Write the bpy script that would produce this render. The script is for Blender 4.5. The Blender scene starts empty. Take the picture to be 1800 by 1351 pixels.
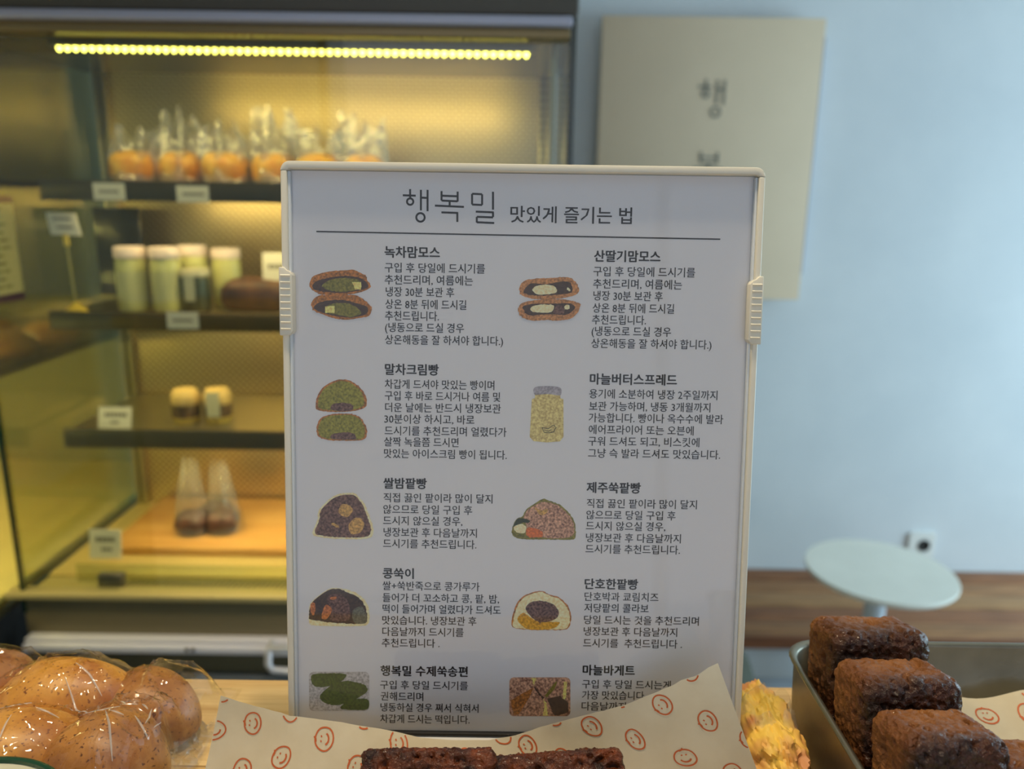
import bpy, bmesh, math, random
from mathutils import Vector, Matrix, noise
random.seed(7)
PI = math.pi
SC = bpy.context.scene
COL = SC.collection

# ------------------------------------------------------------------ camera
cam = bpy.data.objects.new('camera', bpy.data.cameras.new('camera'))
COL.objects.link(cam)
cam.data.sensor_width = 36.0
cam.data.lens = 27.0
cam.data.clip_start = 0.01
pitch, roll = math.radians(13.5), math.radians(0.82)
fw = Vector((0, math.cos(pitch), -math.sin(pitch)))
r0 = Vector((1, 0, 0)); u0 = Vector((0, math.sin(pitch), math.cos(pitch)))
rt = r0*math.cos(roll) + u0*math.sin(roll)
up = u0*math.cos(roll) - r0*math.sin(roll)
m = Matrix.Identity(4)
for i in range(3):
    m[i][0], m[i][1], m[i][2] = rt[i], up[i], -fw[i]
m[0][3], m[1][3], m[2][3] = 0, 0, 1.6
cam.matrix_world = m
cam.data.dof.use_dof = True
cam.data.dof.focus_distance = 0.352
cam.data.dof.aperture_fstop = 6.6
SC.camera = cam

# ------------------------------------------------------------------ light
SC.view_settings.view_transform = 'Standard'
SC.view_settings.look = 'None'
SC.view_settings.exposure = 0.0
SC.view_settings.gamma = 1.0
SC.view_settings.use_curve_mapping = False
w = bpy.data.worlds.new('world'); SC.world = w; w.use_nodes = True
w.node_tree.nodes['Background'].inputs[0].default_value = (0.62, 0.78, 1.0, 1)
w.node_tree.nodes['Background'].inputs[1].default_value = 0.6

def lamp(name, kind, loc, target, power, color, size=0.1, size_y=None, spread=None):
    d = bpy.data.lights.new(name, kind)
    d.energy = power; d.color = color
    if kind == 'AREA':
        d.shape = 'RECTANGLE' if size_y else 'DISK'
        d.size = size
        if size_y: d.size_y = size_y
        if spread: d.spread = spread
    elif kind in ('POINT', 'SPOT'):
        d.shadow_soft_size = size
        if kind == 'SPOT':
            d.spot_size = spread or 1.2; d.spot_blend = 0.6
    o = bpy.data.objects.new(name, d); COL.objects.link(o)
    o.location = loc
    o.rotation_euler = (Vector(target) - Vector(loc)).to_track_quat('-Z', 'Y').to_euler()
    return o
# daylight through the right-hand window (sits in the window opening)
lamp('window_daylight', 'AREA', (3.12, 1.15, 1.35), (0.0, 1.7, 0.8), 64, (0.60, 0.86, 1.0), 1.6, 1.5)
# daylight from the shop front behind the viewer
lamp('shopfront_daylight', 'AREA', (0.6, -2.1, 1.7), (0.4, 2.3, 1.2), 6.5, (1.0, 0.90, 0.84), 3.0, 1.8)
# warm ceiling spots over the counter
for nm, x, y, e in (('ceiling_spot', -0.45, 0.42, 26), ('ceiling_spot', 0.05, 0.30, 32), ('ceiling_spot', 0.45, 0.62, 3.5)):
    lamp(nm, 'SPOT', (x, y, 2.68), (x*0.55, 0.30, 1.32), e, (1.0, 0.80, 0.52), 0.04, None, 1.3)
WARM = (1.0, 0.76, 0.33)
for nm, y, z, e, s in (('case_light', 1.150, 1.775, 0.60, 0.62), ('case_light', 1.215, 1.585, 0.9, 0.66),
                       ('case_light', 1.215, 1.385, 1.1, 0.66), ('case_light', 1.215, 1.187, 2.2, 0.66)):
    lamp(nm, 'AREA', (-0.33, y, z), (-0.33, y + 0.10, z - 0.12), e, WARM, s, 0.012)
lamp('case_light', 'AREA', (-1.2, 1.10, 1.30), (-1.0, 1.35, 1.0), 3.2, WARM, 0.7, 0.02)
lamp('case_light', 'AREA', (-1.2, 1.10, 1.60), (-0.86, 1.30, 1.35), 1.5, WARM, 0.7, 0.02)
lamp('case_light', 'AREA', (-1.2, 1.15, 1.78), (-1.0, 1.3, 1.3), 0.3, WARM, 0.7, 0.02)

# ------------------------------------------------------------------ materials
def lin(c):
    return tuple((v/12.92 if v <= 0.04045 else ((v+0.055)/1.055)**2.4) for v in [x/255 for x in c]) + (1,)
MATS = {}
def nd(nt, t, **kw):
    n = nt.nodes.new(t)
    for k, v in kw.items():
        if k in n.inputs: n.inputs[k].default_value = v
        else: setattr(n, k, v)
    return n
def mat(name, col, rough=0.6, metal=0.0, col2=None, nscale=None, bump=0.0, bscale=None, spec=0.5,
        detail=4, coat=0.0, emit=None, sub=0.0, trans=0.0, stretch=None, lo=0.35, hi=0.65, bdist=0.001):
    if name in MATS: return MATS[name]
    m = bpy.data.materials.new(name); m.use_nodes = True
    nt = m.node_tree; b = nt.nodes['Principled BSDF']
    b.inputs['Base Color'].default_value = lin(col)
    b.inputs['Roughness'].default_value = rough
    b.inputs['Metallic'].default_value = metal
    b.inputs['Specular IOR Level'].default_value = spec
    b.inputs['Coat Weight'].default_value = coat
    b.inputs['Coat Roughness'].default_value = 0.08
    if sub:
        b.inputs['Subsurface Weight'].default_value = sub
        b.inputs['Subsurface Radius'].default_value = (0.01, 0.006, 0.003)
        b.inputs['Subsurface Scale'].default_value = 0.6
    tc = nt.nodes.new('ShaderNodeTexCoord'); vec = tc.outputs['Object']
    if stretch:
        mp = nt.nodes.new('ShaderNodeMapping'); mp.inputs['Scale'].default_value = stretch
        nt.links.new(vec, mp.inputs['Vector']); vec = mp.outputs['Vector']
    if col2 is not None:
        n = nd(nt, 'ShaderNodeTexNoise', Scale=nscale or 20, Detail=detail, Roughness=0.6)
        nt.links.new(vec, n.inputs['Vector'])
        r = nt.nodes.new('ShaderNodeValToRGB')
        r.color_ramp.elements[0].position = lo; r.color_ramp.elements[1].position = hi
        r.color_ramp.elements[0].color = lin(col); r.color_ramp.elements[1].color = lin(col2)
        nt.links.new(n.outputs['Fac'], r.inputs['Fac'])
        nt.links.new(r.outputs['Color'], b.inputs['Base Color'])
    if bump:
        n2 = nd(nt, 'ShaderNodeTexNoise', Scale=bscale or 200, Detail=3)
        nt.links.new(vec, n2.inputs['Vector'])
        bp = nd(nt, 'ShaderNodeBump', Strength=bump, Distance=bdist)
        nt.links.new(n2.outputs['Fac'], bp.inputs['Height'])
        nt.links.new(bp.outputs['Normal'], b.inputs['Normal'])
    if emit:
        b.inputs['Emission Color'].default_value = (emit[0], emit[1], emit[2], 1)
        b.inputs['Emission Strength'].default_value = emit[3]
    if trans:
        t = nt.nodes.new('ShaderNodeBsdfTranslucent'); t.inputs['Color'].default_value = lin(col)
        mx = nt.nodes.new('ShaderNodeMixShader'); mx.inputs[0].default_value = trans
        nt.links.new(b.outputs[0], mx.inputs[1]); nt.links.new(t.outputs[0], mx.inputs[2])
        nt.links.new(mx.outputs[0], nt.nodes['Material Output'].inputs['Surface'])
    MATS[name] = m
    return m
def film(name, tint=(1, 1, 1), base=0.05, ior=1.45, rough=0.05, bump=0.0, bscale=60, haze=0.0):
    """thin clear sheet: see-through with a Fresnel reflection"""
    if name in MATS: return MATS[name]
    m = bpy.data.materials.new(name); m.use_nodes = True
    nt = m.node_tree; nt.nodes.remove(nt.nodes['Principled BSDF'])
    tr = nt.nodes.new('ShaderNodeBsdfTransparent'); tr.inputs[0].default_value = tuple(tint) + (1,)
    gl = nt.nodes.new('ShaderNodeBsdfGlossy'); gl.inputs['Roughness'].default_value = rough
    fr = nd(nt, 'ShaderNodeFresnel', IOR=ior)
    # a thin sheet reflects alike from both faces: invert the index on back faces
    ge = nt.nodes.new('ShaderNodeNewGeometry'); ma = nt.nodes.new('ShaderNodeMath'); ma.operation = 'MULTIPLY_ADD'
    ma.inputs[1].default_value = 1/ior - ior; ma.inputs[2].default_value = ior
    nt.links.new(ge.outputs['Backfacing'], ma.inputs[0]); nt.links.new(ma.outputs[0], fr.inputs['IOR'])
    ad = nt.nodes.new('ShaderNodeMath'); ad.operation = 'ADD'; ad.inputs[1].default_value = base; ad.use_clamp = True
    nt.links.new(fr.outputs[0], ad.inputs[0])
    mx = nt.nodes.new('ShaderNodeMixShader')
    nt.links.new(ad.outputs[0], mx.inputs[0]); nt.links.new(tr.outputs[0], mx.inputs[1]); nt.links.new(gl.outputs[0], mx.inputs[2])
    last = mx
    if haze:
        df = nt.nodes.new('ShaderNodeBsdfDiffuse'); df.inputs[0].default_value = (0.8, 0.8, 0.8, 1)
        m2 = nt.nodes.new('ShaderNodeMixShader'); m2.inputs[0].default_value = haze
        nt.links.new(mx.outputs[0], m2.inputs[1]); nt.links.new(df.outputs[0], m2.inputs[2]); last = m2
    if bump:
        tc = nt.nodes.new('ShaderNodeTexCoord')
        n2 = nd(nt, 'ShaderNodeTexNoise', Scale=bscale, Detail=2)
        nt.links.new(tc.outputs['Object'], n2.inputs['Vector'])
        bp = nd(nt, 'ShaderNodeBump', Strength=bump, Distance=0.004)
        nt.links.new(n2.outputs['Fac'], bp.inputs['Height'])
        nt.links.new(bp.outputs['Normal'], gl.inputs['Normal']); nt.links.new(bp.outputs['Normal'], fr.inputs['Normal'])
    nt.links.new(last.outputs[0], nt.nodes['Material Output'].inputs['Surface'])
    MATS[name] = m
    return m
def perforated(name, col, colhole, scale, rough, metal):
    """sheet metal punched with staggered round holes"""
    m = mat(name, col, rough, metal)
    nt = m.node_tree; b = nt.nodes['Principled BSDF']
    tc = nt.nodes.new('ShaderNodeTexCoord'); sp = nt.nodes.new('ShaderNodeSeparateXYZ'); cb = nt.nodes.new('ShaderNodeCombineXYZ')
    nt.links.new(tc.outputs['Object'], sp.inputs[0])
    nt.links.new(sp.outputs['X'], cb.inputs['X']); nt.links.new(sp.outputs['Z'], cb.inputs['Y'])
    mp = nt.nodes.new('ShaderNodeMapping'); mp.inputs['Rotation'].default_value = (0, 0, PI/4)
    nt.links.new(cb.outputs[0], mp.inputs['Vector'])
    v = nd(nt, 'ShaderNodeTexVoronoi', Scale=scale, Randomness=0.0); v.voronoi_dimensions = '2D'
    nt.links.new(mp.outputs[0], v.inputs['Vector'])
    r = nt.nodes.new('ShaderNodeValToRGB')
    r.color_ramp.elements[0].position = 0.26; r.color_ramp.elements[1].position = 0.34
    r.color_ramp.elements[0].color = lin(colhole); r.color_ramp.elements[1].color = lin(col)
    nt.links.new(v.outputs['Distance'], r.inputs['Fac']); nt.links.new(r.outputs['Color'], b.inputs['Base Color'])
    return m

# ------------------------------------------------------------------ mesh helpers
class MB:
    def __init__(s): s.v = []; s.f = []; s.m = []; s.cur = 0
    def add(s, vs, fs):
        o = len(s.v); s.v += [tuple(p) for p in vs]
        for f in fs: s.f.append(tuple(o + i for i in f)); s.m.append(s.cur)
    def box(s, a, b):
        x0, y0, z0 = a; x1, y1, z1 = b
        s.add([(x0,y0,z0),(x1,y0,z0),(x1,y1,z0),(x0,y1,z0),(x0,y0,z1),(x1,y0,z1),(x1,y1,z1),(x0,y1,z1)],
              [(0,3,2,1),(4,5,6,7),(0,1,5,4),(1,2,6,5),(2,3,7,6),(3,0,4,7)])
        return s
    def prism(s, pts, y0, y1):
        """polygon in x,z drawn anticlockwise seen from -y, extruded along y"""
        n = len(pts)
        s.add([(p[0], y0, p[1]) for p in pts] + [(p[0], y1, p[1]) for p in pts],
              [tuple(range(n)), tuple(range(2*n-1, n-1, -1))] + [(i, i+n, (i+1) % n + n, (i+1) % n) for i in range(n)])
        return s
    def flat(s, pts, y):
        s.add([(p[0], y, p[1]) for p in pts], [tuple(range(len(pts)))]); return s
    def lathe(s, prof, c=(0,0,0), n=32, caps=True):
        k = len(prof); vs = []
        for i in range(n):
            t = 2*PI*i/n
            for r, z in prof: vs.append((c[0]+r*math.cos(t), c[1]+r*math.sin(t), c[2]+z))
        fs = [(i*k+j, ((i+1) % n)*k+j, ((i+1) % n)*k+j+1, i*k+j+1) for i in range(n) for j in range(k-1)]
        if caps: fs += [tuple(i*k for i in range(n-1, -1, -1)), tuple(i*k+k-1 for i in range(n))]
        s.add(vs, fs); return s
    def tube(s, path, r, n=8):
        path = [Vector(p) for p in path]; vs = []
        for i, p in enumerate(path):
            d = (path[min(i+1, len(path)-1)] - path[max(i-1, 0)]).normalized()
            a = d.orthogonal().normalized() if i == 0 else (a - d*a.dot(d)).normalized()
            b = d.cross(a)
            for k in range(n):
                t = 2*PI*k/n; vs.append(p + (a*math.cos(t) + b*math.sin(t))*r)
        fs = [(i*n+k, i*n+(k+1) % n, (i+1)*n+(k+1) % n, (i+1)*n+k) for i in range(len(path)-1) for k in range(n)]
        fs += [tuple(range(n-1, -1, -1)), tuple((len(path)-1)*n+k for k in range(n))]
        s.add(vs, fs); return s
    def grid(s, fn, nu, nv):
        vs = [fn(i/nu, j/nv) for i in range(nu+1) for j in range(nv+1)]
        s.add(vs, [(i*(nv+1)+j, (i+1)*(nv+1)+j, (i+1)*(nv+1)+j+1, i*(nv+1)+j+1) for i in range(nu) for j in range(nv)])
        return s
    def build(s, name, mats, parent=None, bevel=0, seg=2, smooth=True, angle=40):
        me = bpy.data.meshes.new(name); me.from_pydata(s.v, [], s.f)
        if not isinstance(mats, (list, tuple)): mats = [mats]
        for m_ in mats: me.materials.append(m_)
        for p, mi in zip(me.polygons, s.m): p.material_index = mi
        if bevel or True:
            bm = bmesh.new(); bm.from_mesh(me)
            if bevel:
                es = [e for e in bm.edges if len(e.link_faces) == 2 and e.calc_face_angle(0) > 0.5]
                bmesh.ops.bevel(bm, geom=es, offset=bevel, segments=seg, profile=0.5, affect='EDGES')
            bmesh.ops.recalc_face_normals(bm, faces=bm.faces)
            bm.to_mesh(me); bm.free()
        if smooth:
            for p in me.polygons: p.use_smooth = True
            try: me.set_sharp_from_angle(angle=math.radians(angle))
            except Exception: pass
        o = bpy.data.objects.new(name, me); COL.objects.link(o)
        if parent: o.parent = parent
        return o
def tag(o, label, cat, group=None, kind=None):
    if label: o['label'] = label
    if cat: o['category'] = cat
    if group: o['group'] = group
    if kind: o['kind'] = kind
    return o
def thing(name, loc, label, cat, rot=(0,0,0), group=None):
    o = bpy.data.objects.new(name, None); COL.objects.link(o)
    o.empty_display_size = 0.02
    o.location = loc; o.rotation_euler = rot
    return tag(o, label, cat, group)
def struct(name, mb, m_, **k):
    o = mb.build(name, m_, **k); o['kind'] = 'structure'; return o
def copy_tree(o, parent=None):
    c = o.copy(); COL.objects.link(c); c.parent = parent
    for ch in list(o.children): copy_tree(ch, c)
    return c
def rrect(x0, z0, x1, z1, r, n=5):
    o = []
    for cx, cz, a in ((x1-r, z0+r, -PI/2), (x1-r, z1-r, 0), (x0+r, z1-r, PI/2), (x0+r, z0+r, PI)):
        for k in range(n+1):
            t = a + PI/2*k/n; o.append((cx+r*math.cos(t), cz+r*math.sin(t)))
    return o
def fbm(p, sc, oct=4):
    v = 0; a = 1
    for i in range(oct):
        v += a*noise.noise(Vector(p)*sc); sc *= 2; a *= 0.5
    return v
def stroke(mb, pts, wd, y=0.0):
    """flat ribbon along points in the x,z plane"""
    n = len(pts); L = []; R = []
    for i in range(n):
        a = Vector(pts[max(i-1, 0)]); b = Vector(pts[min(i+1, n-1)]); d = (b-a).normalized()
        q = Vector((-d.y, d.x))*wd/2; p = Vector(pts[i]); L.append(p+q); R.append(p-q)
    mb.add([(p.x, y, p.y) for p in R+L], [(i, i+1, n+i+1, n+i) for i in range(n-1)])
def ringpts(cx, cz, r, n=24, rz=None):
    rz = rz or r
    return [(cx+r*math.cos(2*PI*k/n), cz+rz*math.sin(2*PI*k/n)) for k in range(n+1)]
# ------------------------------------------------------------------ print layout of the sign, in millimetres
LINES=[('s', '맛있게 즐기는 법', -5.43, 51.04, 253.51),
('h', '녹차맘모스', -63.97, -38.32, 235.36),
('b', '구입 후 당일에 드시기를', -63.98, -17.07, 228.14),
('b', '추천드리며, 여름에는', -64.0, -22.69, 222.51),
('b', '냉장 30분 보관 후', -63.52, -31.43, 216.92),
('b', '상온 8분 뒤에 드시길', -63.74, -25.7, 211.14),
('b', '추천드립니다.', -63.89, -38.52, 205.69),
('b', '(냉동으로 드실 경우', -63.9, -26.66, 200.22),
('b', '상온해동을 잘 하셔야 합니다.)', -63.91, -8.14, 194.44),
('h', '산딸기맘모스', 34.07, 64.86, 234.9),
('b', '구입 후 당일에 드시기를', 33.83, 81.45, 227.77),
('b', '추천드리며, 여름에는', 33.82, 75.47, 222.02),
('b', '냉장 30분 보관 후', 34.1, 66.61, 216.44),
('b', '상온 8분 뒤에 드시길', 33.89, 72.16, 210.72),
('b', '추천드립니다.', 33.73, 59.12, 205.22),
('b', '(냉동으로 드실 경우', 33.65, 71.11, 199.84),
('b', '상온해동을 잘 하셔야 합니다.)', 33.65, 90.46, 194.11),
('h', '말차크림빵', -63.88, -38.59, 180.33),
('b', '차갑게 드셔야 맛있는 빵이며', -64.04, -12.03, 173.35),
('b', '구입 후 바로 드시거나 여름 및', -64.05, -9.15, 167.78),
('b', '더운 날에는 반드시 냉장보관', -63.91, -8.78, 162.18),
('b', '30분이상 하시고, 바로', -64.29, -21.36, 156.64),
('b', '드시기를 추천드리며 얼렸다가', -64.16, -5.95, 150.93),
('b', '살짝 녹을쯤 드시면', -64.47, -28.86, 145.59),
('b', '맛있는 아이스크림 빵이 됩니다.', -64.48, -5.65, 139.89),
('h', '쌀밤팥빵', -64.73, -44.09, 125.35),
('b', '직접 끓인 팥이라 많이 달지', -64.75, -12.27, 118.31),
('b', '않으므로 당일 구입 후', -64.91, -21.99, 112.56),
('b', '드시지 않으실 경우,', -64.99, -26.69, 106.98),
('b', '냉장보관 후 다음날까지', -64.78, -19.62, 101.24),
('b', '드시기를 추천드립니다.', -65.02, -19.79, 95.59),
('h', '마늘버터스프레드', 33.48, 74.65, 177.13),
('b', '용기에 소분하여 냉장 2주일까지', 33.26, 94.2, 170.09),
('b', '보관 가능하며, 냉동 3개월까지', 33.4, 91.08, 164.16),
('b', '가능합니다. 빵이나 옥수수에 발라', 33.3, 97.41, 158.59),
('b', '에어프라이어 또는 오븐에', 33.43, 83.51, 152.91),
('b', '구워 드셔도 되고, 비스킷에', 33.26, 86.47, 147.29),
('b', '그냥 슥 발라 드셔도 맛있습니다.', 33.4, 96.69, 141.46),
('h', '제주쑥팥빵', 33.16, 59.02, 124.66),
('b', '직접 끓인 팥이라 많이 달지', 33.35, 86.44, 116.92),
('b', '않으므로 당일 구입 후', 33.24, 76.33, 111.25),
('b', '드시지 않으실 경우,', 33.21, 71.6, 105.81),
('b', '냉장보관 후 다음날까지', 33.35, 79.28, 99.96),
('b', '드시기를 추천드립니다.', 33.24, 79.08, 94.36),
('h', '콩쑥이', -65.14, -50.24, 80.7),
('b', '쌀+쑥반죽으로 콩가루가', -65.31, -18.04, 74.5),
('b', '들어가 더 꼬소하고 콩, 팥, 밤,', -65.32, -8.43, 68.48),
('b', '떡이 들어가며 얼렸다가 드셔도', -65.33, -7.58, 62.86),
('b', '맛있습니다. 냉장보관 후', -65.5, -19.43, 57.05),
('b', '다음날까지 드시기를', -65.51, -25.66, 51.3),
('b', '추천드립니다 .', -65.76, -37.42, 45.54),
('h', '행복밀 수제쑥송편', -66.35, -23.53, 31.23),
('b', '구입 후 당일 드시기를', -66.6, -23.31, 23.96),
('b', '권해드리며', -66.38, -45.37, 18.04),
('b', '냉동하실 경우 쪄서 식혀서', -66.47, -17.97, 12.35),
('b', '차갑게 드시는 떡입니다.', -66.65, -22.28, 6.4),
('h', '단호한팥빵', 33.33, 59.15, 76.84),
('b', '단호박과 쿄림치즈', 33.33, 69.38, 70.45),
('b', '저당팥의 콜라보', 33.38, 64.78, 64.74),
('b', '당일 드시는 것을 추천드리며', 33.37, 89.58, 58.7),
('b', '냉장보관 후 다음날까지', 33.35, 79.17, 52.87),
('b', '드시기를  추천드립니다 .', 33.25, 81.74, 46.91),
('h', '마늘바게트', 33.41, 58.89, 33.05),
('b', '구입 후 당일 드시는게', 33.18, 76.95, 25.82),
('b', '가장 맛있습니다.', 33.31, 64.84, 20.13),
('b', '다음날까지', 33.21, 55.07, 14.4)]
STROKES=[(-52.15, 264.28, -52.14, 260.25), (-55.57, 261.41, -49.54, 261.3), ('o', -52.14, 258.57, 1.46), (-47.15, 264.01, -47.13, 254.6), (-47.14, 260.46, -44.06, 260.36), (-44.07, 264.06, -44.04, 254.3), ('o', -47.32, 251.42, 1.95), (-37.57, 263.61, -37.55, 259.25), (-30.11, 263.45, -30.08, 258.88), (-37.56, 261.46, -30.1, 261.3), (-37.55, 259.25, -30.08, 259.01), (-33.78, 258.96, -33.76, 256.74), (-40.62, 256.91, -27.11, 256.5), (-37.59, 253.86, -29.77, 253.7), (-30.18, 253.83, -30.15, 249.57), (-23.4, 262.54, -23.35, 257.63), (-23.4, 262.54, -18.74, 262.4), (-18.74, 262.4, -18.69, 257.49), (-23.35, 257.63, -18.69, 257.49), (-13.69, 263.61, -13.59, 255.41), (-21.61, 254.42, -13.24, 254.2), (-13.58, 254.33, -13.55, 252.03), (-21.1, 252.06, -13.55, 251.9), (-21.1, 252.06, -21.08, 249.43), (-21.08, 249.56, -12.97, 249.34), ('rule', -95.92, 244.27, 92.59, 243.37)]
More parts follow.
